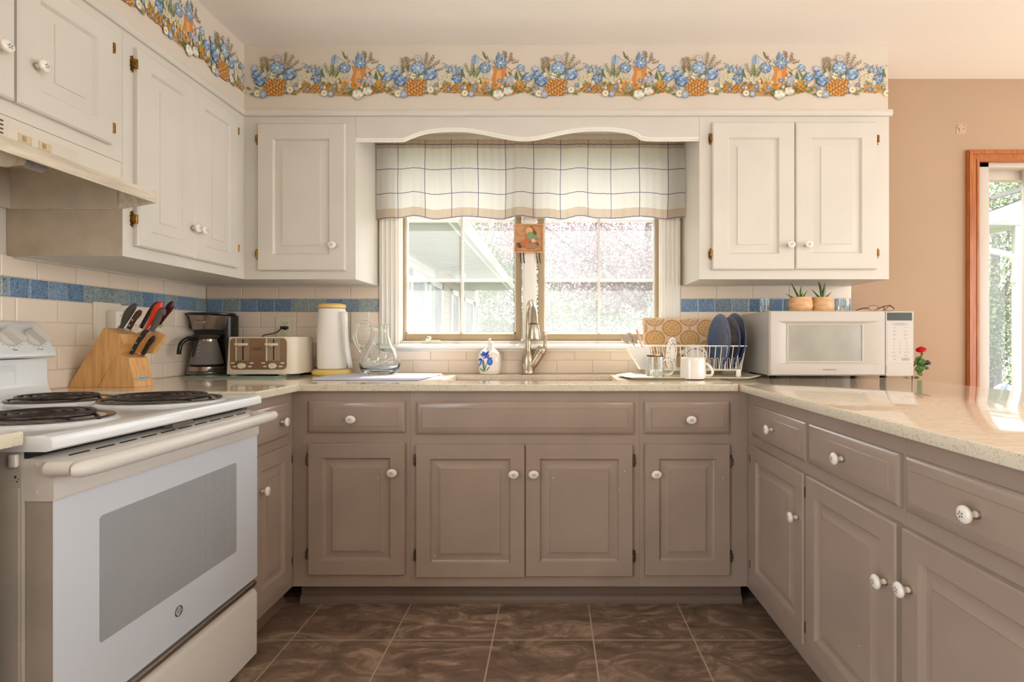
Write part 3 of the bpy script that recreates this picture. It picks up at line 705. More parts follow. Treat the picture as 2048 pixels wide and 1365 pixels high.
# ---- range hood
hd = thing('range_hood', 'grimy cream range hood with vent grille and two rocker switches above the stove', 'range hood', (XLU, 1.34, 1.52))
XF = XLU + .004; XLP = -1.294
m = M()     # shell: fascia, sloping lip, sides
za, zb, zc, zd_ = 1.672, 1.600, 1.578, 1.541
def hoodstrip(pts, y0, y1):
    k = len(pts); m.raw([(p[0], y0, p[1]) for p in pts] + [(p[0], y1, p[1]) for p in pts], [(i, i + 1, k + i + 1, k + i) for i in range(k - 1)])
m.prism([(XL + .003, za), (XF - .004, za), (XF - .004, zb + .01), (XLP - .004, zc - .001), (XLP - .004, zd_), (XLP - .008, zd_), (XLP - .008, zc - .004), (XF - .012, zb - .002), (XF - .012, 1.655), (XL + .02, 1.655), (XL + .02, 1.522), (XL + .003, 1.522)], (Vector((0, YH0, 0)), UX, UZ, UY), 0, YH1 - YH0 - .0056)
for y0_ in (YH0 - .0045, YH1 - .0055):
    m.prism([(XL + .003, 1.5215), (XLU, 1.5215), (XLP - .0035, zd_ - .0005), (XLP - .0035, zc + .0005), (XF - .0035, zb + .0105), (XF - .0035, za + .0005), (XL + .003, za + .0005)], (Vector((0, y0_, 0)), UX, UZ, UY), 0, .004)
for f in m.bm.faces:
    if f.calc_center_median().z > 1.602: f.material_index = 1
m.build('shell', [HOODW, HOODC], hd, smooth=25)
m = M(); m.box(XL + .021, XLU - .01, YH1 - .010, YH1 - .0065, 1.524, 1.652); m.box(XL + .021, XLU - .01, YH0 + .01, YH1 - .01, 1.650, 1.654); m.box(XL + .0205, XL + .023, YH0 + .01, YH1 - .01, 1.524, 1.650); m.box(XF - .0135, XF - .0122, YH0 + .01, YH1 - .01, 1.602, 1.650); m.build('lining', HOODIN, hd)
m = M()
YG = [(1.10, 1.235), (1.244, 1.345)]
m.box(XF - .004, XF - .0015, 1.08, 1.36, 1.606, 1.664, .001)
for a, b in YG:
    for k in range(5):
        z_ = 1.611 + k * .0105; m.m(1).box(XF - .0016, XF - .0008, a, b, z_, z_ + .0045); m.m(0)
m.build('vent_grille', [HOODC, mat('grille_dark', (96, 62, 32), .6)], hd)
m = M(); m.box(XF - .004, XF - .0012, 1.356, 1.56, 1.604, 1.650, .001); m.build('switch_plate', mat('switch_cream', (214, 206, 190), .4), hd)
for yy in (1.40, 1.455):
    m = M(); m.box(XF - .0013, XF + .001, yy - .018, yy + .018, 1.618, 1.640, .001); m.m(1).box(XF + .0009, XF + .003, yy - .009, yy + .001, 1.622, 1.636, .001); m.build('rocker_switch', [mat('switch_cream2', (206, 186, 150), .4), mat('switch_tan', (170, 142, 108), .5)], hd)
bl = thing('light_bulb', 'frosted round light bulb under the range hood', 'light bulb', (-1.50, 1.43, 1.566))
m = M(); m.ball((-1.50, 1.430, 1.598), .034, .036, .032); m.lathe([(.031, .0), (.020, .022), (.014, .036)], (-1.50, 1.446, 1.600), 1, 1, 16, fr=(UX, UZ, UY)); m.build('globe', mat('frosted_glass', (226, 218, 200), .25), bl)
m = M(); m.lathe([(.0135, 0), (.0135, .006), (.0125, .008), (.0135, .010), (.0125, .014), (.0135, .017), (.016, .02), (.016, .06)], (-1.50, 1.482, 1.600), 1, 1, 16, fr=(UX, UZ, UY)); m.build('socket', mat('socket_grey', (170, 170, 172), .4), bl)

# ---------------------------------------------------------------- counters and sink
XE = -1.006     # front edge of the left counter leg
YE = 2.08       # front edge of the back counter
SX0, SX1, SY0, SY1 = X(882, 2.25), X(1240, 2.25), 2.25, 2.60
def slab(name, rects, label, cat='countertop', extra=None):
    m = M()
    for a, b, c, d, bev in rects: m.box(a, b, c, d, ZCB, ZC, bev)
    for f in m.bm.faces:
        f.normal_update()
        if abs(f.normal.z) < .5: f.material_index = 1
    o = m.build(name, [COUNTER, CEDGE]); tag(o, label, cat); return o
# one L-shaped slab with the sink cut-out, made as a polygon grid
def lslab():
    xs = [XL + .003, XE, SX0, SX1, X(1478, 2.08)]; ys = [1.787, YE, SY0, SY1, DW - .003]
    m = M(); keep = {}
    for i in range(4):
        for j in range(4):
            if j == 0 and i > 0: continue
            if i == 2 and j == 2: continue
            keep[(i, j)] = 1
    for (i, j) in keep:
        a, b, c, d = xs[i], xs[i + 1], ys[j], ys[j + 1]
        m.m(0).raw([(a, c, ZC), (b, c, ZC), (b, d, ZC), (a, d, ZC)], [(0, 1, 2, 3)])
        m.raw([(a, c, ZCB), (b, c, ZCB), (b, d, ZCB), (a, d, ZCB)], [(3, 2, 1, 0)])
        for (di, dj, p, q) in ((-1, 0, (a, d), (a, c)), (1, 0, (b, c), (b, d)), (0, -1, (a, c), (b, c)), (0, 1, (b, d), (a, d))):
            if (i + di, j + dj) not in keep:
                m.m(1).raw([(p[0], p[1], ZCB), (q[0], q[1], ZCB), (q[0], q[1], ZC), (p[0], p[1], ZC)], [(0, 1, 2, 3)])
    bmesh.ops.remove_doubles(m.bm, verts=m.bm.verts, dist=1e-5)
    o = m.build('countertop', [COUNTER, CEDGE], smooth=None, loc=(0, 2.4, ZCB))
    bv = o.modifiers.new('ease', 'BEVEL'); bv.width = .004; bv.segments = 2; bv.limit_method = 'ANGLE'; bv.angle_limit = R(60)
    tag(o, 'pale speckled stone countertop around the sink and left corner', 'countertop')
lslab()
o = slab('countertop', [(X(1478, 2.08) + .0006, XPE, .45, DW - .003, .005)], 'glossy pale stone countertop of the peninsula under the microwave'); 
o = slab('countertop', [(XL + .003, -1.040, .35, 1.034, .004)], 'short stone countertop slab at the near side of the stove')
m = M(); m.m(0).box(X(1476.5, 2.08), X(1480, 2.08), YE - .0008, YE + .0, ZCB + .001, ZC - .002); o = m.build('stain', mat('rust_stain', (150, 96, 46), .7)); struct_ = o; tag(o, 'orange rust stain on the joint of the two countertops', 'stain')
# undermount sink
sk = thing('sink', 'undermount steel sink basin sunk in the countertop under the window', 'sink', ((SX0 + SX1) / 2, 2.425, .70))
m = M(); g = .006; a, b, c, d = SX0 - g, SX1 + g, SY0 - g, SY1 + g
vs, fs = [], []
for ins, z_ in ((0, ZCB - .0005), (.004, ZCB - .01), (.012, .73), (.035, .705)):
    vs += [(a + ins, c + ins, z_), (b - ins, c + ins, z_), (b - ins, d - ins, z_), (a + ins, d - ins, z_)]
for i in range(3):
    for k in range(4): fs.append((4 * i + k, 4 * i + (k + 1) % 4, 4 * i + 4 + (k + 1) % 4, 4 * i + 4 + k))
fs.append((12, 13, 14, 15)); m.raw(vs, fs); m.build('basin', STEEL, sk, recalc=False)
m = M(); m.lathe([(.045, 0), (.042, .004), (.02, .001), (.0001, .0)], ((SX0 + SX1) / 2, 2.43, .7052), 1.2, 1, 24); m.build('drain', CHROME, sk)

# ---------------------------------------------------------------- electric range
st = thing('electric_range', 'white electric coil range with a big dotted oven window', 'stove', (-1.4, 1.412, 0))
YS0, YS1, XD = 1.045, 1.78, -1.0
m = M(); m.box(XL + .02, -1.056, YS0, YS1, .03, .872, .004); m.box(-1.2, -1.06, YS0 - .003, YS0, .30, .80, .002); m.build('body', [STOVES], st)
m = M()   # rust flecks along the near corner of the body
rr = random.Random(2)
for k in range(16):
    z_ = rr.uniform(.1, .85); m.c(110, 66, 34).flat(arc(-1.066 + rr.uniform(-.004, .004), z_, rr.uniform(.001, .003), rr.uniform(.001, .004), 0, 300, 6), (Vector((0, YS0 - .0005, 0)), UX, UZ, -UY))
tag(m.build('rust_marks', ART, st), None, kind='stuff')
m = M()   # cooktop with rounded front lip
pr = [(XL + .02, .873), (-1.002, .873), (-.9915, .875), (-.988, .879), (-.9885, .894), (-.993, .902), (-1.004, .9055), (-1.03, .9045), (XL + .12, .9045), (XL + .02, .9045)]
m.prism(pr, (Vector((0, YS0 - .008, 0)), UX, UZ, UY), 0, YS1 - YS0 + .010)
for cx_, cy_, r_ in ((-1.19, 1.23, .118), (-1.19, 1.60, .142), (-1.50, 1.23, .140), (-1.50, 1.60, .116)):
    m.lathe([(r_ + .016, .0), (r_ + .008, .005), (r_ - .004, .008), (r_ - .01, .008)], (cx_, cy_, .9046), 1.12, .92, 40, cap0=False)
m.build('cooktop', STOVE, st, smooth=40)
def burner(cx_, cy_, r_):
    b_ = M(); b_.lathe([(r_ * .25, -.004), (r_ * .78, .001), (r_ * .93, .006), (r_, .008), (r_ + .004, .0085), (r_ + .006, .006)], (cx_, cy_, .9075), 1.12, .92, 48, cap1=False)
    bo = b_.build('drip_pan', PAN, st)
    c_ = M(); pts = []; turns = 4 if r_ < .13 else 5
    n = 52 * turns
    for i in range(n + 1):
        tt = i / n; a = 2 * math.pi * turns * tt; rr_ = r_ * (.20 + .68 * tt)
        pts.append((cx_ + rr_ * 1.12 * math.cos(a), cy_ + rr_ * .92 * math.sin(a), .9225))
    c_.tube(pts, .0048, 8)
    c_.tube([pts[-1], (pts[-1][0] + .012, pts[-1][1] - .004, .915), (pts[-1][0] + .02, pts[-1][1] - .01, .908)], .0045, 6)
    for k in range(3):
        a = R(90 + 120 * k); c_.tube([(cx_, cy_, .9155), (cx_ + r_ * 1.08 * math.cos(a), cy_ + r_ * .88 * math.sin(a), .9155)], .0022, 5)
    c_.lathe([(.012, 0), (.012, .004)], (cx_, cy_, .914), 1, 1, 16)
    c_.build('coil', COIL, st, smooth=60)
burner(-1.19, 1.23, .118); burner(-1.19, 1.60, .142); burner(-1.50, 1.23, .140); burner(-1.50, 1.60, .116)
m = M()   # lower back riser with recessed panel
m.prism([(XL + .004, .9), (-1.665, .9045), (-1.69, .909), (-1.705, .925), (-1.712, .95), (-1.715, 1.03), (XL + .004, 1.03)], (Vector((0, YS0, 0)), UX, UZ, UY), 0, YS1 - YS0)
m.rings(YS1 - YS0 - .12, .075, [(0, 0), (.0, .001), (.008, .0025), (.010, .001)], (Vector((-1.7145, YS0 + .02, .945)), UY, UZ, UX))
m.build('riser', STOVE, st, smooth=40)
m = M()   # sloping control panel
pr = [(XL + .004, 1.032), (-1.695, 1.034), (-1.688, 1.040), (-1.690, 1.055), (-1.742, 1.142), (-1.752, 1.150), (-1.77, 1.153), (XL + .004, 1.153)]
m.prism(pr, (Vector((0, YS0 - .004, 0)), UX, UZ, UY), 0, YS1 - YS0 + .008)
m.build('control_panel', STOVE, st, smooth=40)
nn = Vector((.087, 0, .052)).normalized(); vv_ = Vector((-.052, 0, .087)).normalized()
for yk in (1.735, 1.655, 1.22, 1.13):
    O = Vector((-1.716, yk, 1.098)) + nn * .001
    m = M(); m.lathe([(.031, 0), (.030, .006), (.026, .010), (.024, .011)], O, 1, 1, 28, fr=(UY, vv_, nn)); m.m(0)
    P = arc(0, 0, .029, .029, 90 - 27, 90 + 27, 5) + arc(0, 0, .029, .029, 270 - 27, 270 + 27, 5)
    P = [(x_ * math.cos(.5) - y_ * math.sin(.5), x_ * math.sin(.5) + y_ * math.cos(.5)) for x_, y_ in P]
    m.prism(P, (O, UY, vv_, nn), .008, .032); m.build('knob', mat('knob_grey_white', (214, 208, 198), .3), st)
    m = M(); 
    for a in range(150, 400, 24): m.flat([(.038 * math.cos(R(a)) + .0012 * c_, .036 * math.sin(R(a)) + .0012 * s_) for c_, s_ in ((-1, -1), (1, -1), (1, 1), (-1, 1))], (O, UY, vv_, nn), .0003)
    m.text('Front' if yk in (1.735, 1.13) else 'Rear', (O - vv_ * .043, UY, vv_, nn), .009); m.build('dial_marks', INK, st)
# oven door
m = M()
m.prism([(-1.054, .285), (XD - .006, .285), (XD, .292), (XD, .771), (-1.054, .771)], (Vector((0, YS0 + .006, 0)), UX, UZ, UY), 0, YS1 - YS0 - .008)
m.bm.normal_update()
for f in m.bm.faces:
    if abs(f.normal.y) > .9: f.material_index = 1  # door ends take the grey panel tone, shade put into their colour
od = m.build('oven_door', [mat('oven_door_glass', (206, 212, 220), .08, coat=.3), STOVES], st, smooth=40)
m = M(); m.prism([(-1.056, .772), (XD + .003, .772), (XD + .005, .778), (XD + .003, .840), (XD - .003, .847), (XD - .040, .857), (-1.056, .857)], (Vector((0, YS0 + .003, 0)), UX, UZ, UY), 0, YS1 - YS0 - .004)
for yy in (.79, .845): m.m(0).lathe([(.004, 0), (.004, .0015), (.002, .0018)], (-1.03, YS0 + .003, yy), 1, 1, 10, fr=(UX, UZ, -UY))
m.build('top_rail', STOVEP, od, smooth=40)
m = M(); m.box(-1.0558, -1.050, YS0 + .004, YS1 - .002, .8575, .8725); m.build('gap_shade', BLACK, st)  # black strip put in for the shade of the gap under the cooktop
m = M()
for k in range(10):
    ya = YS0 + .06 + k * .065; m.prism(rrect(0, 0, .05, .0045, .002), (Vector((XD - .020, ya, .8518)), UY, Vector((.37, 0, -.10)).normalized(), Vector((.10, 0, .37)).normalized()), -.001, .0009)
m.build('vent_slots', mat('slot_dark', (60, 44, 30), .7), od)
m = M()   # window: dark glass with fine dot screen
def dots_material():
    mt = mat('dotted_oven_glass', (150, 152, 156), .12)
    N, L = mt.node_tree.nodes, mt.node_tree.links; b = N['Principled BSDF']
    tc = N.new('ShaderNodeTexCoord'); mp = N.new('ShaderNodeMapping'); mp.inputs['Rotation'].default_value = (R(45), 0, 0); mp.inputs['Scale'].default_value = (300, 300, 300)
    L.new(tc.outputs['Object'], mp.inputs[0]); sp = N.new('ShaderNodeSeparateXYZ'); L.new(mp.outputs[0], sp.inputs[0])
    def sq(s):
        f = N.new('ShaderNodeMath'); f.operation = 'FRACT'; L.new(s, f.inputs[0]); a = N.new('ShaderNodeMath'); a.operation = 'SUBTRACT'; a.inputs[1].default_value = .5; L.new(f.outputs[0], a.inputs[0])
        p = N.new('ShaderNodeMath'); p.operation = 'POWER'; p.inputs[1].default_value = 2; ab = N.new('ShaderNodeMath'); ab.operation = 'ABSOLUTE'; L.new(a.outputs[0], ab.inputs[0]); L.new(ab.outputs[0], p.inputs[0]); return p.outputs[0]
    ad = N.new('ShaderNodeMath'); ad.operation = 'ADD'; L.new(sq(sp.outputs[1]), ad.inputs[0]); L.new(sq(sp.outputs[2]), ad.inputs[1])
    lt = N.new('ShaderNodeMath'); lt.operation = 'LESS_THAN'; lt.inputs[1].default_value = .085; L.new(ad.outputs[0], lt.inputs[0])
    mx = N.new('ShaderNodeMix'); mx.data_type = 'RGBA'; mx.inputs[6].default_value = rgb(178, 181, 185); mx.inputs[7].default_value = rgb(58, 60, 64); L.new(lt.outputs[0], mx.inputs[0]); L.new(mx.outputs[2], b.inputs['Base Color'])
    return mt
m.prism(rrect(1.159, .423, 1.661, .705, .008), (Vector((XD, 0, 0)), UY, UZ, UX), -.002, .0006); m.build('window', dots_material(), od)
m = M()   # bar handle
hp = [(XD + .058, 1.026), (XD + .062, 1.030), (XD + .066, 1.042), (XD + .069, 1.07), (XD + .070, 1.41), (XD + .066, 1.74), (XD + .058, 1.772)]
m.tube([(a, b, .838) for a, b in hp], [.008, .0135, .0160, .0165, .0165, .0165, .014], 16, flat=1.05)
for yy in (1.045, 1.755):
    m.tube([(XD, yy, .838), (XD + .05, yy, .838)], [.0165, .014], 14)
m.build('handle', STOVEP, od, smooth=50)
m = M(); O = Vector((XD + .0008, 1.404, .368)); lf = (O, UY, UZ, UX)
m.tube([(O.x, O.y + .0135 * math.cos(R(a)), O.z + .0135 * math.sin(R(a))) for a in range(0, 360, 15)], .0011, 6, closed=True)
m.text('GE', lf, .015, sh=.2)
for k in range(4):
    a = R(45 + 90 * k); m.tube([(O.x, O.y + .0115 * math.cos(a + d_), O.z + .0115 * math.sin(a + d_)) for d_ in (-.5, -.2, .1, .35)], .0009, 5)
m.build('emblem', mat('emblem_grey', (104, 104, 108), .3, metal=.5), od)
m = M(); m.prism([(-1.054, .262), (XD - .004, .262), (XD - .001, .268), (XD - .001, .276), (XD - .01, .281), (-1.054, .281)], (Vector((0, YS0 + .008, 0)), UX, UZ, UY), 0, YS1 - YS0 - .012); m.build('trim_strip', CHROME, st)
m = M(); m.prism([(-1.054, .022), (XD - .012, .022), (XD - .004, .030), (XD - .003, .232), (XD - .010, .246), (XD - .028, .254), (-1.054, .256)], (Vector((0, YS0 + .006, 0)), UX, UZ, UY), 0, YS1 - YS0 - .004)
m.build('storage_drawer', STOVEP, st, smooth=40)
m = M(); m.prism(rrect(1.38, .862, 1.46, .872, .004), (Vector((-1.002, 0, 0)), UY, UZ, UX), -.02, .004); m.build('lid_latch', mat('latch_grey', (130, 126, 112), .3, metal=.6), st)

# small plastic stop on the near corner of the stove
m = M(); m.box(-1.075, -1.060, YS0 - .010, YS0 - .0005, .842, .868, .003); m.build('corner_clip', STOVEP, st)

# ---------------------------------------------------------------- wallpaper border (flat printed art on the soffits)
def border_prims():
    """one repeat of the flower basket border: list of (polygon, colour) in crop units (x right, y up, origin basket centre / ground line 300)"""
    r = random.Random(11); P = []
    def blob(cx, cy, rx, ry, c, n=14, jag=0.0):
        P.append(([(cx + rx * math.cos(2 * math.pi * k / n) * (1 + jag * (k % 2)), cy + ry * math.sin(2 * math.pi * k / n) * (1 + jag * (k % 2))) for k in range(n)], c))
    def stroke(pts, w, c):
        for i in range(len(pts) - 1):
            (x0, y0), (x1, y1) = pts[i], pts[i + 1]; L_ = math.hypot(x1 - x0, y1 - y0) + 1e-6; nx, ny = -(y1 - y0) / L_ * w / 2, (x1 - x0) / L_ * w / 2
            P.append(([(x0 + nx, y0 + ny), (x1 + nx, y1 + ny), (x1 - nx, y1 - ny), (x0 - nx, y0 - ny)], c))
    def leaf(x, y, a, L_, w, c):
        ca, sa = math.cos(R(a)), math.sin(R(a))
        P.append(([(x + t * L_ * ca - s * w * sa, y + t * L_ * sa + s * w * ca) for t, s in ((0, 0), (.3, .5), (.65, .38), (1, 0), (.65, -.38), (.3, -.5))], c))
    GR = [(104, 118, 52), (134, 138, 74), (84, 104, 58), (150, 146, 84)]
    BL = [(148, 170, 196), (122, 148, 182), (176, 192, 206), (106, 130, 164)]
    def frill(cx, cy, rad, cs, n=14, mid=(232, 226, 196), rings_=3):
        blob(cx, cy, rad * 1.04, rad * .98, tuple(max(0, q - 45) for q in cs[0]), 16)
        for k in range(rings_):
            rr = rad * (1 - .3 * k)
            for j in range(n):
                a = 360 * j / n + k * 11; leaf(cx + rr * .25 * math.cos(R(a)), cy + rr * .25 * math.sin(R(a)), a, rr * .78, rr * .34, cs[(j + k) % len(cs)])
        blob(cx, cy, rad * .2, rad * .18, mid)
    def rose(cx, cy, rad, cs):
        blob(cx, cy, rad, rad * .92, tuple(max(0, q - 50) for q in cs[0]), 14)
        for k in range(16):
            a = k * 67; d = rad * (.74 - .04 * k); blob(cx + d * math.cos(R(a)), cy + d * .9 * math.sin(R(a)), rad * (.38 - .012 * k), rad * (.28 - .008 * k), cs[k % len(cs)], 9)
    def daisy(cx, cy, rad, c=(232, 224, 200)):
        blob(cx, cy, rad * .9, rad * .85, (140, 132, 110), 14)
        for j in range(12): leaf(cx, cy, 30 * j + 8, rad, rad * .36, c)
        blob(cx, cy, rad * .26, rad * .24, (206, 164, 60))
    def sprig(x, y, a, L_, c, fl, n=7):
        x1, y1 = x + L_ * math.cos(R(a)), y + L_ * math.sin(R(a)); stroke([(x, y), (x1, y1)], 2.2, c)
        for k in range(n):
            t = (k + 1) / n; s = 1 if k % 2 else -1
            leaf(x + (x1 - x) * t, y + (y1 - y) * t, a + s * 50, 14, 6, c); blob(x + (x1 - x) * t + s * 5, y + (y1 - y) * t + 6, 4.2, 4.2, fl, 7)
    def basket(x0, x1, y0, y1, taper, kind):
        A = [(x0, y1), (x1, y1), (x1 - taper, y0 + 8), (x1 - taper - 14, y0), (x0 + taper + 14, y0), (x0 + taper, y0 + 8)]
        P.append((A, (152, 98, 44))); rows = int((y1 - y0) / (11 if kind else 8)); 
        for i in range(rows):
            yy = y0 + (y1 - y0) * (i + .5) / rows; ins = taper * (1 - (yy - y0) / (y1 - y0)); n = int((x1 - x0 - 2 * ins) / (17 if kind else 13))
            for j in range(n):
                xx = x0 + ins + (x1 - x0 - 2 * ins) * (j + .5) / n
                leaf(xx - 8, yy + (6 if (i + j) % 2 else -5) * (1 if kind else .4), (-28 if (i + j) % 2 else 28) if kind else r.uniform(-8, 8), 19 if kind else 15, 9 if kind else 6, [(216, 158, 84), (196, 136, 62), (230, 178, 104)][(i + 2 * j) % 3])
    GR = [(124, 132, 72), (150, 150, 92), (100, 116, 72), (164, 158, 104)]
    # shelf and back vase
    P.append(([(170, -18), (330, -22), (420, -10), (420, 14), (170, 14)], (192, 150, 106)))
    for a_ in range(-290, 570, 20): leaf(a_, r.uniform(-4, 14), r.choice((6, 172, 20, 160)), 34, 15, [(202, 150, 90), (180, 128, 70), (214, 170, 116)][(a_ // 20) % 3])
    V = [(272, 30), (276, 90), (290, 130), (282, 158), (278, 168), (378, 168), (372, 156), (364, 130), (384, 90), (390, 40), (360, 22), (300, 22)]
    P.append((V, (206, 138, 70))); P.append(([(300, 40), (304, 100), (312, 140), (334, 140), (338, 90), (330, 40)], (226, 168, 104))); P.append(([(366, 130), (384, 90), (388, 45), (372, 34), (360, 60), (360, 110)], (178, 108, 50)))
    stroke([(376, 158), (400, 140), (392, 110), (382, 100)], 6, (196, 130, 66))
    for a, L_ in ((80, 90), (100, 80), (60, 80), (122, 70)): stroke([(325, 150), (325 + L_ * math.cos(R(a)), 150 + L_ * math.sin(R(a)))], 3, GR[0])
    for x, y, a, L_ in ((250, 208, 130, 42), (236, 232, 120, 34), (300, 200, 70, 56), (345, 196, 50, 52), (362, 220, 80, 40), (280, 190, 150, 40), (395, 200, 20, 36)): leaf(x, y, a, L_, 13, GR[int(x) % 4])
    for x, y in ((175, 205),):      # nodding tulip
        for dx, a in ((-14, 250), (0, 268), (13, 290), (-6, 258), (7, 280)): leaf(x + dx * .2, y + 34, a, 62, 22, BL[2] if dx % 2 else BL[0])
        leaf(x, y + 40, 268, 56, 8, BL[3]); stroke([(x + 8, y - 20 + 50), (210, 212), (246, 190), (300, 160)], 2.6, GR[0])
    frill(236, 158, 36, BL, 13); frill(332, 188, 38, BL, 14); leaf(322, 216, 95, 44, 20, BL[1]); leaf(330, 214, 70, 40, 18, BL[0]); frill(300, 196, 14, BL, 8)
    for x, y, a in ((380, 196, 40), (396, 212, 70), (270, 196, 110), (372, 222, 100), (408, 196, 15)): sprig(x - 10, y - 10, a, 44, (128, 96, 74), (196, 176, 170), 6)
    for k in range(26): blob(r.uniform(240, 300), r.uniform(178, 215), 5, 5, [(224, 216, 190), (186, 180, 160)][k % 2], 7)
    # right little basket with lavender daisies, yellow flowers and arch handle
    stroke([(p[0], p[1]) for p in arc(440, 62, 68, 96, 20, 165, 14)], 5, (190, 146, 92)); rose(458, 156, 26, [(156, 182, 204), (186, 202, 212), (130, 158, 190)])
    for x, y, a, L_ in ((420, 70, 80, 74), (440, 74, 100, 66), (456, 70, 60, 70), (470, 90, 120, 60), (408, 100, 130, 50), (480, 84, 40, 50)): leaf(x, y, a, L_, 15, GR[int(L_) % 4])
    basket(400, 496, 2, 64, 10, 0)
    for k in range(18):
        x, y = r.uniform(345, 415), r.uniform(50, 118); daisy(x, y, 12, [(206, 206, 218), (176, 182, 208)][k % 2]) 
    for x, y in ((446, 60), (464, 66), (486, 62), (498, 74), (470, 50)): frill(x, y, 13, [(240, 176, 34), (250, 200, 60)], 7, (220, 120, 20), 1)
    rose(505, 100, 30, [(146, 174, 208), (190, 204, 214), (110, 142, 186)])
    # tan pot with white blooms
    P.append(([(176, 84), (270, 84), (266, 68), (180, 68)], (226, 180, 122))); P.append(([(184, 68), (262, 68), (252, 10), (194, 10)], (206, 150, 90))); P.append(([(196, 66), (216, 66), (216, 12), (202, 12)], (232, 188, 134)))
    for k in range(20): daisy(r.uniform(184, 262), r.uniform(88, 120), 9, (228, 216, 178))
    # wide low basket
    for x, y, a, L_ in ((20, 80, 100, 60), (60, 90, 60, 50), (110, 90, 110, 70), (140, 96, 70, 80), (166, 96, 90, 88), (176, 90, 60, 70), (-10, 70, 130, 40), (90, 100, 80, 60), (30, 110, 140, 46)): leaf(x, y, a, L_, 14, GR[int(x) % 4])
    stroke([(56, 110), (54, 170), (60, 176)], 5, (176, 118, 66))
    basket(-84 + 200 - 170, 180 + 6, 2, 60, 34, 0)
    for x, y in ((20, 158), (36, 176), (44, 152), (78, 146), (66, 160), (-2, 176), (88, 168)):
        for a in (235, 262, 290): leaf(x, y, a, 27, 12, BL[(int(x) + a) % 4])
    stroke([(-30, 178), (-20, 186), (0, 176), (26, 150), (40, 120)], 2.4, GR[0])
    for x, y, q in ((-32, 84, 20), (-6, 96, 22), (20, 104, 22), (8, 76, 18), (44, 88, 18), (-40, 62, 15), (36, 60, 14), (100, 84, 15), (120, 74, 14), (146, 84, 15), (160, 66, 13), (126, 100, 13), (176, 84, 12)): frill(x, y, q, [(232, 224, 196), (210, 204, 180), (222, 210, 178)], 8, (206, 176, 90), 2)
    frill(62, 88, 32, [(130, 156, 188), (164, 184, 206), (104, 132, 170)], 9, (226, 190, 120), 2)
    sprig(150, 110, 80, 66, GR[1], (140, 160, 150)); sprig(170, 110, 60, 60, GR[1], (150, 170, 160)); sprig(136, 118, 110, 60, GR[0], (196, 196, 160))
    # filler greenery and small blooms tying the motifs together
    for k in range(60):
        x = -290 + k * 14.6 + r.uniform(-6, 6); y = r.uniform(-8, 60)
        leaf(x, y, r.uniform(20, 160), r.uniform(26, 44), r.uniform(9, 14), GR[k % 4])
    for k in range(34):
        x = -290 + k * 25.6 + r.uniform(-8, 8); y = r.uniform(10, 78)
        if k % 3 == 0: frill(x, y, r.uniform(11, 17), BL, 8)
        elif k % 3 == 1: daisy(x, y, r.uniform(10, 14))
        else: blob(x, y, 9, 8, (198, 142, 78), 8)
    # big arched basket (left of the repeat, drawn last)
    ox = -200
    stroke([(p[0] + ox, p[1]) for p in arc(0, 60, 92, 150, 14, 166, 18)], 7, (200, 158, 108)); stroke([(p[0] + ox, p[1]) for p in arc(0, 62, 86, 143, 14, 166, 18)], 2.4, (150, 104, 62))
    for x, y, a, L_ in ((-60, 110, 110, 70), (-40, 120, 90, 90), (-16, 130, 70, 60), (60, 120, 50, 60), (80, 130, 30, 50), (90, 100, 20, 50), (-84, 90, 150, 44), (10, 90, 60, 60), (40, 90, 90, 70), (-70, 60, 200, 40)): leaf(x + ox, y, a, L_, 15, GR[int(L_) % 4])
    for x, y, a in ((-66, 150, 100), (-50, 150, 80), (-34, 160, 110), (90, 150, 35), (80, 160, 60), (100, 130, 15), (64, 170, 80)): sprig(x + ox, y, a, 74 if x > 60 else 60, (124, 100, 68), (186, 176, 150), 8)
    frill(22 + ox, 214, 22, [(222, 214, 206), (190, 184, 190)], 9, (150, 150, 120), 2)
    basket(-68 + ox, 74 + ox, -18, 84, 12, 1)
    frill(22 + ox, 152, 42, [(142, 168, 198), (186, 202, 216), (116, 146, 182), (164, 186, 208)], 18); rose(100 + ox, 116, 40, [(140, 164, 196), (182, 198, 214), (112, 140, 176)])
    rose(-104 + ox, 108, 32, [(138, 162, 194), (174, 192, 210), (108, 136, 172)]); rose(-84 + ox, 74, 38, [(126, 154, 190), (166, 186, 208), (100, 128, 168)]); rose(-122 + ox, 150, 20, [(170, 184, 204), (196, 204, 212)])
    daisy(-10 + ox, 104, 24); daisy(-60 + ox, 112, 16); daisy(46 + ox, 96, 16); frill(70 + ox, 92, 14, BL, 8)
    for k in range(14): blob(r.uniform(-80, 80) + ox, r.uniform(80, 130), 5, 5, GR[k % 4], 7)
    # flowers lying along the ground
    for x, y, a, L_ in ((-150, 6, 170, 40), (-140, 18, 150, 36), (92, 8, 30, 44), (108, 0, -20, 40), (300, -10, 170, 50), (306, 4, 140, 40), (420, 2, 30, 40), (-120, -6, 190, 30), (250, 0, 200, 30)): leaf(x + (ox if x < 200 else 0), y, a, L_, 15, GR[int(L_) % 4])
    daisy(-100 + ox, -5, 28); frill(-66 + ox, -10, 24, [(180, 190, 200), (150, 168, 196)], 10); daisy(100 + ox, 18, 27); daisy(112, -4, 25); frill(152, -8, 20, [(150, 168, 196), (196, 200, 200)], 9)
    rose(318, -12, 34, [(232, 228, 208), (204, 204, 186), (240, 236, 222)]); rose(378, 8, 30, [(228, 222, 200), (200, 198, 182), (238, 232, 214)])
    return P
BP = border_prims()
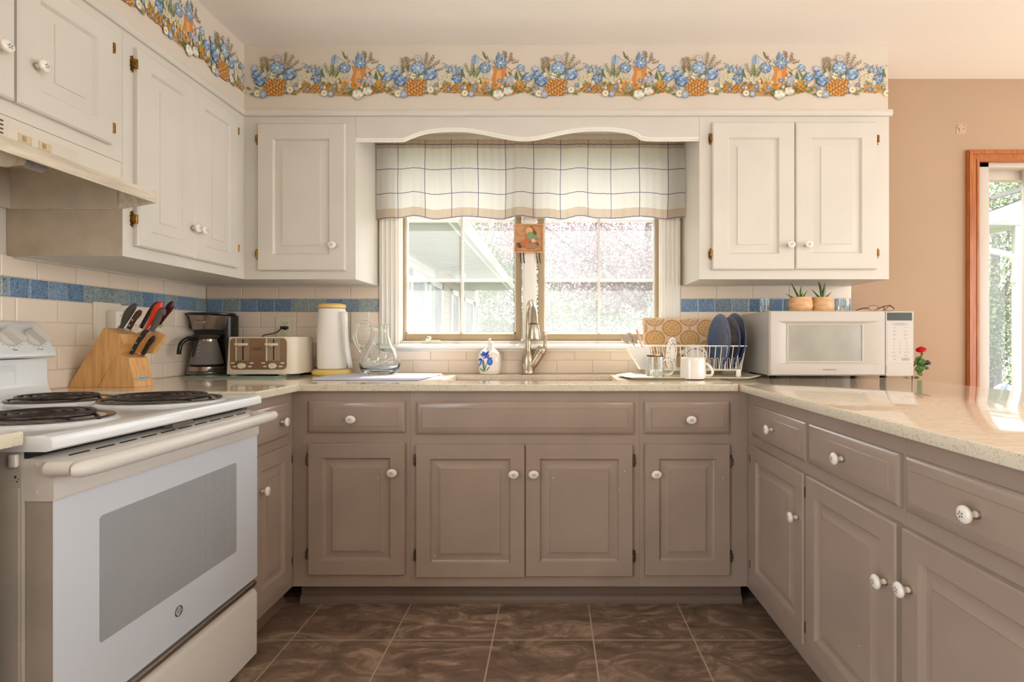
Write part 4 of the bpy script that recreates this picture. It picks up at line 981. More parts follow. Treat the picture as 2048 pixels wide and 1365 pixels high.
def border(name, fr, first, sxx, n, umin, umax, zbase, k=.000737):
    m = M(); O, u, v, nn = fr; per = 870 * k * sxx
    for i in range(n):
        for j, (poly, c) in enumerate(BP):
            pts = [(first + i * per + (p[0] + 200) * k * sxx, zbase + p[1] * k) for p in poly]
            xs_ = [p[0] for p in pts]
            if min(xs_) < umin or max(xs_) > umax: continue
            m.c(*c).flat(pts, fr, .0008 + j * 2.6e-6 + (i % 2) * .0)
    bmesh.ops.recalc_face_normals(m.bm, faces=m.bm.faces[:0])
    o = m.build(name, ART, smooth=None, recalc=False); o['kind'] = 'structure'; return o
zb_ = Z(90 + 300 / 3.103, DU)
border('wall_border_back', (Vector((0, DU, 0)), UX, UZ, -UY), X(549, DU), 1.0, 5, XLU + .004, X(1775, DU), zb_)
border('wall_border_left', (Vector((XLU, 0, 0)), UY, UZ, UX), 2.235 - 4 * 870 * .000737 * .8, .8, 5, .6, DU - .003, zb_)

# ---------------------------------------------------------------- counter-top objects, left side
# green tempered glass board under coffee maker and toaster
m = M(); zg = ZC
m.prism(rrect(X(356, 2.39), 2.395, X(552, 2.39), 2.640, .015), (Vector((0, 0, 0)), UX, UY, UZ), zg + .0008, zg + .0078)
o = m.build('glass_cutting_board', GLASSG); tag(o, 'thin greenish glass board under the coffee maker and toaster', 'cutting board')
zg += .0085

# coffee maker
Dm = 2.52; sc = Dm / F
def cmx(c): return X(345 + c / 9.1, 2.58)
def cmz(c): return Z(615 + c / 9.1, Dm)
cf = thing('coffee_maker', 'black and brushed charcoal drip coffee maker in the left corner', 'coffee maker', (cmx(650), 2.57, zg))
xc_ = (cmx(300) + cmx(980)) / 2; hw_ = (cmx(980) - cmx(300)) / 2
m = M(); m.prism([(p[0], p[1]) for p in rrect(xc_ - hw_, 2.60, xc_ + hw_ * 1.05, 2.695, .03, 5)], (Vector((0, 0, 0)), UX, UY, UZ), zg, cmz(130)); m.build('tower', BLACK, cf)
m = M(); m.lathe([(.098, 0), (.100, .004), (.100, .010), (.096, .012)], (xc_, 2.585, zg), .86, .95, 36); m.lathe([(.084, .012), (.087, .016), (.086, .036), (.080, .040)], (xc_ + .002, 2.575, zg), .90, 1, 36)
m.build('base', [CHAR], cf)
m = M(); m.lathe([(.066, 0), (.068, .002)], (xc_ + .005, 2.565, zg + .0405), 1, .9, 32); m.build('warming_plate', BLACK, cf)
zb0, zb1 = cmz(410), cmz(140)
m = M(); m.lathe([(.070, 0), (.074, .004), (.088, zb1 - zb0 - .004), (.090, zb1 - zb0)], (xc_ + .002, 2.590, zb0), 1.0, .86, 40); m.build('brew_basket', CHAR, cf)
m = M(); m.lathe([(.098, 0), (.106, .006), (.106, .012), (.098, .016), (.02, .018)], (xc_ + .004, 2.60, zb1 - .002), 1.08, .82, 40, cap1=True); m.build('lid', BLACK, cf)
m = M(); m.prism(rrect(-.030, -.0055, .030, .0055, .004), (Vector((X(397.5, 2.515), 2.5175, cmz(268))), Vector((.97, -.05, 0)), UZ, -UY), -.012, .0035); m.m(1).text('BLACK+DECKER', (Vector((X(397.5, 2.515), 2.5135, cmz(268))), UX, UZ, -UY), .0075); m.build('badge', [mat('badge_silver', (176, 160, 146), .3, metal=.4), INK], cf)
# carafe
cr = thing('coffee_carafe', 'glass coffee carafe with black curved handle standing in the coffee maker', 'carafe', (xc_, 2.55, zg + .043))
m = M(); zc0 = zg + .0435; zc1 = cmz(610)
pr = [(.05, 0), (.068, .001), (.074, .006), (.072, .012), (.050, zc1 - zc0 - .012), (.046, zc1 - zc0)]
pr2 = [(a - .002, b + .001) for a, b in reversed(pr)]
m.lathe(pr + pr2, (xc_ + .006, 2.562, zc0), 1.06, .86, 40); m.build('glass_body', DGLASS, cr, smooth=60)
m = M(); m.lathe([(.0475, 0), (.0485, .001), (.0485, .012), (.0475, .013)], (xc_ + .006, 2.562, zc1 - .004), 1.06, .86, 40, cap0=False, cap1=False); m.build('metal_band', mat('band_gold', (206, 190, 156), .2, metal=.9), cr)
m = M(); m.lathe([(.050, 0), (.056, .008), (.060, .018), (.054, .022), (.0001, .024)], (xc_ + .006, 2.562, zc1 + .009), 1.06, .86, 32); m.build('lid', mat('smoky_lid', (70, 66, 64), .2), cr)
m = M(); P = spline([(X(392, 2.52), 2.52, cmz(585)), (X(385, 2.49), 2.49, cmz(568)), (X(375, 2.46), 2.46, cmz(572)), (X(363.5, 2.44), 2.44, cmz(640)), (X(359, 2.43), 2.43, cmz(740)), (X(357.5, 2.43), 2.43, cmz(845))], 6)
m.tube(P, [.009] * 8 + [.0095] * (len(P) - 8), 12); m.tube([(X(392, 2.52), 2.52, cmz(588)), (X(389, 2.515), 2.515, cmz(720)), (X(385, 2.51), 2.51, cmz(900))], [.008, .006, .004], 10); m.build('handle', BLACK, cr, smooth=60)
m = M(); ff = (Vector((xc_ + .006, 2.497, 0)), UX, UZ, -UY)
for k, c_ in enumerate((675, 750, 820, 882)):
    z_ = cmz(c_); y_ = 2.562 - .86 * (.052 + .019 * (1 - (z_ - zc0) / (zc1 - zc0))) - .0015
    m.box(xc_ + .001, xc_ + .009, y_ - .0003, y_, z_ + .004, z_ + .0052); m.box(xc_ + .001, xc_ + .0022, y_ - .0003, y_, z_ - .001, z_ + .005)
m.build('cup_marks', WHITEP, cr)

# four-slice toaster
Dt = 2.45
def tx(c): return X(440 + c / 10.24, Dt)
def tz(c): return Z(655 + c / 10.24, Dt)
tb = thing('toaster', 'cream four slice toaster with brown front panel and two sliding levers', 'toaster', ((tx(110) + tx(1500)) / 2, 2.55, zg))
x0, x1, z0, z1 = tx(112), tx(1480) + .006, zg + .006, tz(195)
m = M(); P = [(x0 + .0, 2.46), (x0 + .006, 2.452), (x0 + .02, Dt), (x1 - .055, Dt)] + arc(x1 - .055, Dt + .05, .062, .05, -90, 0, 8)[1:] + arc(x1 - .055, 2.62, .062, .05, 0, 90, 8) + [(x0 + .02, 2.67), (x0, 2.655)]
k = len(P); vs, fs = [], []
for s_, z_ in ((.006, z0), (0, z0 + .012), (-.001, z0 + .1), (-.003, z1 - .006), (-.008, z1)):
    for p in P:
        cx_, cy_ = (x0 + x1) / 2, 2.56
        vs.append((p[0] + (s_ if p[0] < cx_ else -s_) * -1 * (1 if s_ > 0 else -1) * 0 + (.010 * (z_ - z0) / (z1 - z0) if p[0] < cx_ else -.004 * (z_ - z0) / (z1 - z0)), p[1] + (.004 if z_ >= z1 - .001 else 0) * (1 if p[1] < cy_ else -1), z_))
for i in range(4):
    for j in range(k): fs.append((i * k + j, i * k + (j + 1) % k, (i + 1) * k + (j + 1) % k, (i + 1) * k + j))
fs.append(tuple(reversed(range(k)))); fs.append(tuple(4 * k + j for j in range(k)))
m.raw(vs, fs)
for q in ((x0 + .03, 2.47), (x1 - .06, 2.47), (x0 + .03, 2.64), (x1 - .06, 2.64)): m.box(q[0] - .015, q[0] + .015, q[1] - .01, q[1] + .01, zg, z0 + .002, .002)
m.build('body', CREAMP, tb, smooth=40)
m = M()
for i in range(2):
    for j in range(2):
        xa = x0 + .035 + i * .145; ya = 2.50 + j * .08
        m.box(xa, xa + .115, ya, ya + .022, z1 - .002, z1 + .0006)
m.build('slots', BLACK, tb)
fr = (Vector((0, Dt, 0)), UX, UZ, -UY)
m = M(); m.m(0).prism(rrect(tx(208), tz(868), tx(1362), tz(222), (.018, .022), 5), fr, -.004, .0015)
m.m(1).prism(rrect(tx(350), tz(685), tx(600), tz(228), .003), fr, 0, .0022); m.prism(rrect(tx(975), tz(685), tx(1230), tz(228), .003), fr, 0, .0022)
m.m(2).prism([(tx(325), tz(690)), (tx(345), tz(690)), (tx(345), tz(225)), (tx(325), tz(225))], fr, 0, .0028); m.prism([(tx(945), tz(690)), (tx(972), tz(690)), (tx(972), tz(225)), (tx(945), tz(225))], fr, 0, .0028)
m.m(3).prism([(tx(465), tz(672)), (tx(488), tz(672)), (tx(488), tz(245)), (tx(465), tz(245))], fr, .002, .0026); m.prism([(tx(1092), tz(672)), (tx(1115), tz(672)), (tx(1115), tz(245)), (tx(1092), tz(245))], fr, .002, .0026)
m.build('front_panel', [mat('toaster_brown', (160, 132, 102), .3, metal=.5, noise=(5, .12)), mat('toaster_brown2', (166, 148, 124), .3, metal=.4), CREAMP, BLACK], tb)
for a, b in ((328, 575), (950, 1200)):
    m = M(); m.box(tx(a), tx(b), Dt - .016, Dt - .002, tz(375), tz(325), .002); m.box(tx((a + b) / 2 - 30), tx((a + b) / 2 + 30), Dt - .018, Dt - .002, tz(388), tz(345), .002); m.build('lever', CREAMP, tb)
for a in (452, 1082):
    m = M(); m.lathe([(tx(a + 80) - tx(a), 0), (tx(a + 78) - tx(a), .008), (tx(a + 66) - tx(a), .011), (.0001, .0115)], (tx(a), Dt - .0015, tz(792)), 1, .76, 28, fr=(UX, UZ, -UY)); m.build('dial', CREAMP, tb)
for a, b in ((270, 732), (310, 805), (658, 732), (620, 805), (895, 732), (932, 803), (1288, 732), (1250, 803)):
    m = M(); m.m(1).prism(rrect(tx(a - 46), tz(b + 25), tx(a + 46), tz(b - 25), .003), fr, .001, .002); m.m(0).prism(rrect(tx(a - 38), tz(b + 17), tx(a + 38), tz(b - 17), .0025), fr, .0018, .0045); m.build('button', [CREAMP, INK], tb)
m = M(); m.m(0).tube([(tx(778) + p[0], Dt - .003, tz(443) + p[1]) for p in rrect(-.0225, -.005, .0225, .005, .0045)], .0005, 5, closed=True); m.text('BELLA', (Vector((tx(778), Dt - .002, tz(443))), UX, UZ, -UY), .008, sx=1.25); m.build('badge', mat('badge_dark', (66, 44, 26), .5), tb)
# cord from toaster to the wall socket, and tail behind
m = M(); P = spline([(X(573, 2.70), 2.688, Z(655, 2.70)), (X(564, 2.69), 2.682, Z(658, 2.69)), (X(556, 2.69), 2.68, Z(665, 2.69)), (X(540, 2.69), 2.685, Z(669, 2.69)), (X(527, 2.69), 2.682, Z(673, 2.69)), (X(515, 2.69), 2.684, 1.06), (X(520, 2.69), 2.685, .98), (X(560, 2.69), 2.685, zg - .003)], 6); m.tube(P, .0026, 8)
P = spline([(X(560, 2.69), 2.685, zg - .003), (X(600, 2.69), 2.69, ZC + .004), (X(626, 2.69), 2.69, ZC + .004), (X(634, 2.69), 2.69, ZC + .02), (X(631, 2.69), 2.69, ZC + .035)], 5); m.tube(P, .0026, 8)
m.box(X(563, 2.70), X(577, 2.70), 2.683, 2.7075, Z(659, 2.70), Z(653, 2.70), .003); o = m.build('power_cord', BLACK); tag(o, 'black toaster cord plugged in the wall socket behind the toaster', 'cord')

# sockets and switch plates on the wall
def plate(name, label, fr, w, h, details):
    t = thing(name, label, 'wall plate' if 'switch' in name else 'socket', fr[0])
    m = M(); m.rings(w, h, [(0, 0), (0, .003), (.004, .006), (.005, .006)], (fr[0] - fr[1] * w / 2 - fr[2] * h / 2, fr[1], fr[2], fr[3])); m.build('cover_plate', mat('plate_white', (228, 218, 202), .35), t); return t
fw = (Vector((X(573, DW), DW - .0055, Z(655, DW) - .008)), UX, UZ, -UY)
t = plate('wall_socket', 'white test-button wall socket behind the toaster', fw, .106, .125, None)
m = M(); O = fw[0] - UY * .006; sock = mat('socket_cream', (226, 220, 196), .35)
m.m(0).box(O.x - .023, O.x + .023, O.y - .003, O.y + .002, O.z - .036, O.z + .040, .002)
m.m(1)
for dx in (-.008, .008): m.box(O.x + dx - .0012, O.x + dx + .0012, O.y - .0034, O.y - .003, O.z + .024, O.z + .034)
m.box(O.x - .002, O.x + .002, O.y - .0034, O.y - .003, O.z + .014, O.z + .018)
m.m(2).box(O.x - .009, O.x + .009, O.y - .005, O.y - .003, O.z + .002, O.z + .008, .001); m.m(1).box(O.x - .009, O.x + .009, O.y - .005, O.y - .003, O.z - .006, O.z - .001, .001)
m.build('receptacle', [sock, BLACK, mat('test_red', (150, 60, 50), .4)], t)
fw = (Vector((X(721, DW), DW - .0055, Z(654, DW))), UX, UZ, -UY)
t = plate('blank_switch_plate', 'cream blank cover plate between the paper towels and the window casing', fw, .096, .155, None)
m = M()
for dz in (-.042, .042): m.lathe([(.0035, 0), (.003, .0012), (.0001, .0014)], fw[0] - UY * .006 + UZ * dz, 1, 1, 10, fr=(UX, UZ, -UY))
m.build('screw', WHITEP, t)
yo = 1.792 * F / (CX - 228)
fw = (Vector((XL + .0055, 2.105, 1.168)), UY, UZ, UX)
t = plate('wall_socket', 'white wall socket on the left wall behind the knife block', fw, .13, .145, None)
m = M(); O = fw[0] + UX * .006
m.m(0).box(O.x, O.x + .040, O.y - .012, O.y + .058, O.z - .060, O.z + .040, .006); m.m(1)
for dy in (.010, .034): m.lathe([(.0022, 0), (.0022, .0005)], (O.x + .040, O.y + dy, O.z + .022), 1, 1, 8, fr=(UY, UZ, UX))
for k in range(3): m.box(O.x + .040, O.x + .0403, O.y + .008, O.y + .036, O.z + .008 - k * .005, O.z + .0085 - k * .005)
m.build('adapter', [WHITEP, INK], t)

# knife block (seen from its side) with its knives
Dk = 1.935
def kx(c): return X(130 + c / 6.824, Dk)
def kz(c): return Z(590 + c / 6.824, Dk)
kdz = ZC + .0005 - kz(1245)
def kp(a, b): return (kx(a), kz(b) + kdz)
kb = thing('knife_block', 'golden wooden slanted knife block beside the stove', 'knife block', (kx(500), Dk + .04, ZC))
fr = (Vector((0, Dk, 0)), UX, UZ, UY)
m = M(); TH = .092
m.prism([kp(38, 1245), kp(440, 1245), kp(720, 780), kp(800, 650), kp(745, 515), kp(528, 432)], fr, 0, TH); 
for f in m.bm.faces: pass
m.build('slanted_block', WOOD, kb, smooth=None)
m = M(); a, b, c, d = kp(448, 1245), kp(950, 1245), kp(866, 842), kp(716, 788)
m.prism([a, b, c, d], fr, .0, TH); m.build('front_block', WOOD, kb, smooth=None)
m = M(); m.prism([kp(745, 515), kp(722, 782), kp(990, 790), kp(1150, 540), kp(1010, 470), kp(880, 445)], fr, TH - .018, TH); m.build('rear_leaf', WOOD, kb, smooth=None)
m = M(); e0 = Vector((kx(950), Dk, kz(1130) + kdz)); sl = Vector((kx(866) - kx(950), 0, kz(842) - kz(1245))).normalized(); nb = UY.cross(sl).normalized(); 
if nb.x < 0: nb = -nb
lc = e0 + UY * (TH / 2) + sl * .0 + nb * (-.0035)
lc = Vector((kx(926), Dk + TH / 2, kz(1130) + kdz)) + nb * .0008
m.m(0).prism(arc(0, 0, .038, .0095, 0, 345, 23), (lc, UY, sl, nb), 0, .0012); m.m(1).prism(arc(0, 0, .0355, .0078, 0, 345, 23), (lc, UY, sl, nb), .001, .0014); m.m(0).prism(arc(0, 0, .034, .0070, 0, 345, 23), (lc, UY, sl, nb), .0012, .0017)
m.m(1).text('FARBERWARE', (lc + nb * .0014, UY, sl, nb), .0078)
m.build('oval_badge', [mat('badge_plate', (196, 196, 190), .3, metal=.6), INK], kb)
ax = Vector((kx(1010) - kx(830), 0, kz(110) - kz(430))).normalized()      # knives follow the slant
px_ = Vector((ax.z, 0, -ax.x))
def knife(label, base, L_, w, mt, dy, style, rivets=0, th=.012, col2=None):
    """base=(crop x,y) where the handle leaves the block"""
    O = Vector((kx(base[0]), Dk + dy, kz(base[1]) + kdz)); t = thing('knife', label, 'knife', O)
    fr = (O, ax, px_, UY)
    sh = {'straight': [(0, -.40), (.1, -.46), (.5, -.42), (.85, -.5), (1, -.36), (1.02, 0), (1, .42), (.85, .5), (.5, .40), (.1, .46), (0, .4)],
          'wavy': [(0, -.5), (.12, -.32), (.25, -.4), (.45, -.5), (.6, -.40), (.75, -.5), (.9, -.62), (1.0, -.7), (1.04, -.2), (.98, .5), (.8, .44), (.5, .5), (.2, .42), (0, .42)],
          'bulb': [(0, -.22), (.3, -.28), (.55, -.5), (.8, -.72), (.95, -.55), (1.02, 0), (.95, .5), (.8, .62), (.55, .42), (.3, .28), (0, .24)],
          'fat': [(0, -.3), (.15, -.34), (.4, -.5), (.7, -.56), (.9, -.44), (1.0, -.1), (.97, .35), (.8, .55), (.5, .5), (.2, .36), (0, .3)]}[style]
    P = [(a * L_, b * w) for a, b in sh]; P = [(p.x, p.y) for p in spline([(a, b, 0) for a, b in P + [P[0]]], 4)][:-1]
    prof = {'straight': [.80, .86, .84, .84, .86, .92, .98, .96, .5], 'wavy': [.8, .7, .82, .72, .86, .80, 1.0, 1.1, .5], 'bulb': [.42, .48, .58, .72, .9, 1.1, 1.2, 1.05, .4], 'fat': [.55, .62, .78, .95, 1.05, 1.08, 1.0, .8, .35]}[style]
    off = {'straight': [0, 0, 0, 0, 0, .05, .12, .2, .26], 'wavy': [0, 0, 0, 0, -.03, -.06, -.10, -.02, .05], 'bulb': [0] * 9, 'fat': [0, 0, -.05, -.1, -.12, -.1, -.04, .06, .14]}[style]
    CP = spline([O + ax * (L_ * (k / 7.6 if k < 8 else 1.07)) + px_ * (off[k] * w) for k in range(9)], 4); RP = [spline([(q, 0, 0) for q in prof], 4)[k].x * th / 2 for k in range(len(CP))]
    m = M(); m.tube(CP, RP, 14, flat=w / th * .98)
    m.build('handle', mt, t, smooth=60)
    m = M(); m.prism([(-.010, -w * .36), (-.0005, -w * .42), (.004, -w * .4), (.004, w * .4), (-.0005, w * .42), (-.010, w * .36)], fr, -.0018, .0018); m.build('blade_heel', CHROME, t)
    for k in range(rivets):
        q = O + ax * (L_ * (.18 + .30 * k)); mm = M(); mm.lathe([(.0032, -th * .43 - .0008), (.0032, th * .43 + .0008)], q, 1, 1, 12, fr=(ax, px_, UY)); mm.build('rivet', CHROME, t)
    return t
knife('knife handle of ribbed grey-black rubber, leftmost in the knife block', (705, 430), .099, .028, mat('grey_rubber', (70, 68, 60), .45, bump=(300, .6)), .020, 'fat', th=.02)
knife('knife with brown wooden handle and two rivets, second from the left in the knife block', (805, 440), .076, .023, DWOOD, .022, 'straight', 2)
knife('dark brown knife handle at the back of the knife block, above the second one', (915, 400), .100, .025, DWOOD, .050, 'straight', 1)
knife('knife with a flat pale grey handle beside the red-orange one', (960, 440), .108, .015, mat('pale_handle', (206, 200, 196), .35), .045, 'straight')
knife('red-orange plastic knife handle with a bulbous end', (1015, 455), .112, .026, REDP, .030, 'bulb', th=.018)
knife('dark red-brown knife handle right behind the red-orange one', (1090, 380), .095, .024, mat('oxblood', (70, 24, 20), .3), .074, 'bulb', th=.016)
knife('wavy matt grey knife handle, rightmost in the knife block', (1100, 470), .090, .030, mat('grey_handle', (92, 84, 80), .5), .028, 'wavy', th=.018)
knife('black riveted knife in the low front slots of the knife block', (838, 790), .098, .020, mat('black_handle', (40, 34, 30), .4), .022, 'straight', 3)
knife('black knife behind the riveted one in the front slots of the knife block', (905, 795), .075, .020, mat('black_handle', (40, 34, 30), .4), .055, 'straight', 3)

# paper towel holder
Dp = 2.60; xp = X(664, Dp)
ph_ = thing('paper_towel_holder', 'yellow upright paper towel holder beside the toaster', 'paper towel holder', (xp, Dp, ZC))
m = M(); m.lathe([(.088, 0), (.094, .004), (.095, .016), (.090, .024), (.076, .029), (.03, .030)], (xp, Dp, ZC + .0005), 1.0, .82, 44); m.build('base', YEL, ph_, smooth=50)
zt0, zt1 = ZC + .031, Z(618, Dp)
m = M(); m.tube([(xp, Dp, ZC + .02), (xp, Dp, zt1 + .006)], .007, 12); m.build('post', YEL, ph_)
m = M(); m.lathe([(.060, 0), (.066, .003), (.067, .013), (.062, .021), (.045, .025), (.0001, .026)], (xp, Dp, zt1 + .001), 1.0, .82, 40); m.build('cap', YEL, ph_, smooth=50)
t = thing('paper_towel_roll', 'white quilted paper towel roll on the yellow holder, one sheet hanging loose', 'paper towels', (xp, Dp, zt0))
m = M(); m.lathe([(.020, 0), (.066, .0), (.069, .002), (.070, .14), (.067, .25), (.064, zt1 - zt0 - .001), (.020, zt1 - zt0)], (xp, Dp, zt0 + .0005), 1, .82, 48); 
m.lathe([(.0095, .0), (.0095, .002)], (xp, Dp, zt1 - .003), 1, 1, 12); m.build('roll', PAPER, t, smooth=50)
m = M(); top = [(X(680, 2.56), 2.549, Z(624, 2.56)), (X(688, 2.56), 2.56, Z(623, 2.56)), (X(691, 2.56), 2.575, Z(624, 2.56))]
bot = [(X(690, 2.56), 2.545, Z(700, 2.56)), (X(700, 2.56), 2.535, Z(735, 2.56)), (X(702, 2.56), 2.57, Z(738, 2.56))]
vs, fs = [], []
for j in range(9):
    for i in range(3):
        a = Vector(top[i]); b = Vector(bot[i]); q = a.lerp(b, j / 8); q.x += .004 * math.sin(j * .7 + i); vs.append(q)
for j in range(8):
    for i in range(2): fs.append((j * 3 + i, j * 3 + i + 1, j * 3 + i + 4, j * 3 + i + 3))
m.raw(vs, fs); o = m.build('loose_sheet', PAPER, t)
sf = o.modifiers.new('thick', 'SOLIDIFY'); sf.thickness = .0012

# drying mat and pitcher
m = M(); m.prism([(X(622, 2.25), 2.262), (X(836, 2.25), 2.255), (X(876, 2.5), 2.60), (X(850, 2.62), 2.645), (X(694, 2.62), 2.645), (X(640, 2.40), 2.44)], (Vector((0, 0, ZC + .0005)), UX, UY, UZ), 0, .007)
o = m.build('drying_mat', MAT_CLOTH); bv = o.modifiers.new('b', 'BEVEL'); bv.width = .003; bv.segments = 2; bv.limit_method = 'ANGLE'; tag(o, 'pale lavender-grey drying mat on the counter left of the sink', 'drying mat')
Dj = 2.52; zp = ZC + .008
def jx(c): return X(700 + c / 10.5, Dj)
def jz(c): return Z(630 + c / 10.5, Dj)
xj = jx(625); pj = thing('glass_pitcher', 'clear glass pitcher with an etched vine, standing on the drying mat', 'pitcher', (xj, Dj, zp))
H_ = jz(205) - zp
outer = [(.058, 0), (.066, .002), (.080, .012), (.092, .030), (.0965, .050), (.095, .068), (.086, .095), (.070, .125), (.056, .150), (.046, .180), (.041, .205), (.0405, .225), (.044, H_)]
inner = [(r_ - .0028 if i > 2 else r_ - .006, max(h_, .012) + .001) for i, (r_, h_) in enumerate(outer)]
inner = [(.0001, .020), (.06, .020), (.083, .030)] + [(r_ - .0028, h_) for r_, h_ in outer[4:-1]] + [(.0415, H_)]
m = M(); m.lathe(outer + list(reversed(inner)), (xj, Dj, zp), 1, .82, 56, cap1=False)
for v_ in m.bm.verts:      # pulled spout on the right
    if v_.co.z > zp + H_ - .035:
        k_ = (v_.co.z - (zp + H_ - .035)) / .035; dx = v_.co.x - xj
        if dx > 0: v_.co.x += .006 * k_ * max(0, dx / .042) ** 2
m.build('body', GLASS, pj, smooth=60)
m = M(); P = spline([(jx(440), Dj - .004, jz(240)), (jx(400), Dj - .006, jz(180)), (jx(300), Dj - .008, jz(150)), (jx(200), Dj - .01, jz(180)), (jx(140), Dj - .01, jz(290)), (jx(120), Dj - .01, jz(430)), (jx(145), Dj - .01, jz(580)), (jx(200), Dj - .01, jz(680)), (jx(290), Dj - .008, jz(770))], 5)
m.tube(P, [.0075 + .001 * math.sin(i * .3) for i in range(len(P) - 4)] + [.010, .012, .013, .009], 12); m.ball((jx(410), Dj - .005, jz(280)), .007, .006, .012); m.build('handle', GLASS, pj, smooth=70)
m = M(); ev = mat('etched', (246, 244, 238), .7)
def onj(cx_, cz_):
    x_ = jx(cx_); z_ = jz(cz_); h_ = z_ - zp; r_ = outer[-1][0]
    for (r0, h0), (r1, h1) in zip(outer, outer[1:]):
        if h0 <= h_ <= h1: r_ = r0 + (r1 - r0) * (h_ - h0) / (h1 - h0)
    dx = x_ - xj; return Vector((x_, Dj - .82 * math.sqrt(max(1e-6, r_ * r_ - dx * dx)) - .0005, z_))
for pts in ([(300, 990), (400, 1000), (500, 1030), (600, 1060), (700, 1020), (850, 960), (960, 890)], [(680, 720), (730, 760), (800, 790), (880, 800)]):
    m.tube(spline([onj(*q) for q in pts], 4), .0007, 5)
for a, b, rot in ((700, 920, 62), (835, 870, 72), (590, 615, -50), (500, 930, 40)):
    c0 = onj(a, b); m.prism([(.010 * math.cos(R(t_)) * math.cos(R(rot)) - .0035 * math.sin(R(t_)) * math.sin(R(rot)), .010 * math.cos(R(t_)) * math.sin(R(rot)) + .0035 * math.sin(R(t_)) * math.cos(R(rot))) for t_ in range(0, 360, 30)], (c0, UX, UZ, -UY), 0, .0004)
m.build('etched_vine', ev, pj)

# soap dispenser
Ds = 2.655
def sx_(c): return X(900 + c / 7.583, Ds)
def sz_(c): return Z(590 + c / 7.583, Ds)
xs0 = sx_(600); sd_ = thing('soap_dispenser', 'cream ceramic soap dispenser painted with blue irises, left of the faucet', 'soap dispenser', (xs0, Ds, ZC))
hh = sz_(790) - ZC; rb = sx_(770) - xs0
m = M(); m.lathe([(rb * .80, 0), (rb * .9, .004), (rb * .97, .03), (rb * 1.0, .065), (rb * .99, .085), (rb * .90, .105), (rb * .70, .120), (rb * .40, .130), (rb * .28, hh)], (xs0, Ds, ZC + .0004), 1.02, .62, 44); m.build('bottle', PORC, sd_, smooth=60)
m = M(); m.lathe([(.011, 0), (.0125, .002), (.0125, .008), (.016, .014), (.015, .022), (.009, .026), (.006, .027), (.0055, .036), (.007, .040), (.0001, .042)], (xs0 + .002, Ds, ZC + hh), 1, .8, 24); m.tube([(xs0 + .002, Ds, ZC + hh + .036), (xs0 + .002, Ds - .025, ZC + hh + .036)], .004, 8); m.build('pump', WHITEP, sd_, smooth=50)
def on_s(c, d):
    x_ = sx_(c); z_ = sz_(d); pr = [(rb * .80, 0), (rb * .9, .004), (rb * .97, .03), (rb * 1.0, .065), (rb * .99, .085), (rb * .90, .105), (rb * .70, .120), (rb * .40, .130), (rb * .28, hh)]; h_ = z_ - ZC; r_ = rb * .5
    for (r0, h0), (r1, h1) in zip(pr, pr[1:]):
        if h0 <= h_ <= h1: r_ = r0 + (r1 - r0) * (h_ - h0) / (h1 - h0)
    dx = (x_ - xs0) / 1.02; return Vector((x_, Ds - .62 * math.sqrt(max(1e-6, r_ * r_ - dx * dx)) - .0007, z_))
def dab(m, pts, c):
    P = spline([(a, b, 0) for a, b in pts + [pts[0]]], 4)[:-1]; m.c(*c); cc = Vector((sum(p.x for p in P) / len(P), sum(p.y for p in P) / len(P), 0))
    vs = [on_s(cc.x, cc.y)] + [on_s(p.x, p.y) for p in P]; k = len(P)
    m.raw(vs, [(0, 1 + i, 1 + (i + 1) % k) for i in range(k)])
m = M()
for P_ in (((515, 1160), (500, 1020), (520, 980), (535, 1040), (540, 1150)), ((540, 1160), (545, 1080), (575, 1020), (560, 1100)), ((490, 1150), (440, 1090), (470, 1105), (515, 1150)), ((550, 1160), (580, 1110), (620, 1080), (590, 1130))): dab(m, list(P_), (84, 136, 110))
dab(m, [(520, 975), (515, 900), (530, 830), (570, 815), (598, 850), (590, 900), (555, 940)], (36, 60, 190)); dab(m, [(500, 940), (470, 900), (475, 855), (505, 850), (522, 890)], (64, 120, 190))
dab(m, [(440, 1080), (430, 1010), (455, 965), (495, 970), (500, 1010), (475, 1060)], (40, 64, 196)); dab(m, [(575, 1040), (575, 985), (610, 955), (655, 985), (655, 1040), (615, 1070)], (48, 110, 196))
dab(m, [(520, 970), (560, 935), (600, 905), (612, 925), (590, 950), (650, 950), (640, 965), (570, 962)], (38, 76, 180)); dab(m, [(460, 1060), (455, 1010), (480, 990), (488, 1020)], (130, 160, 226)); dab(m, [(600, 1030), (605, 990), (625, 985), (625, 1030)], (90, 150, 220))
m.build('painted_iris', GLAZEART, sd_)

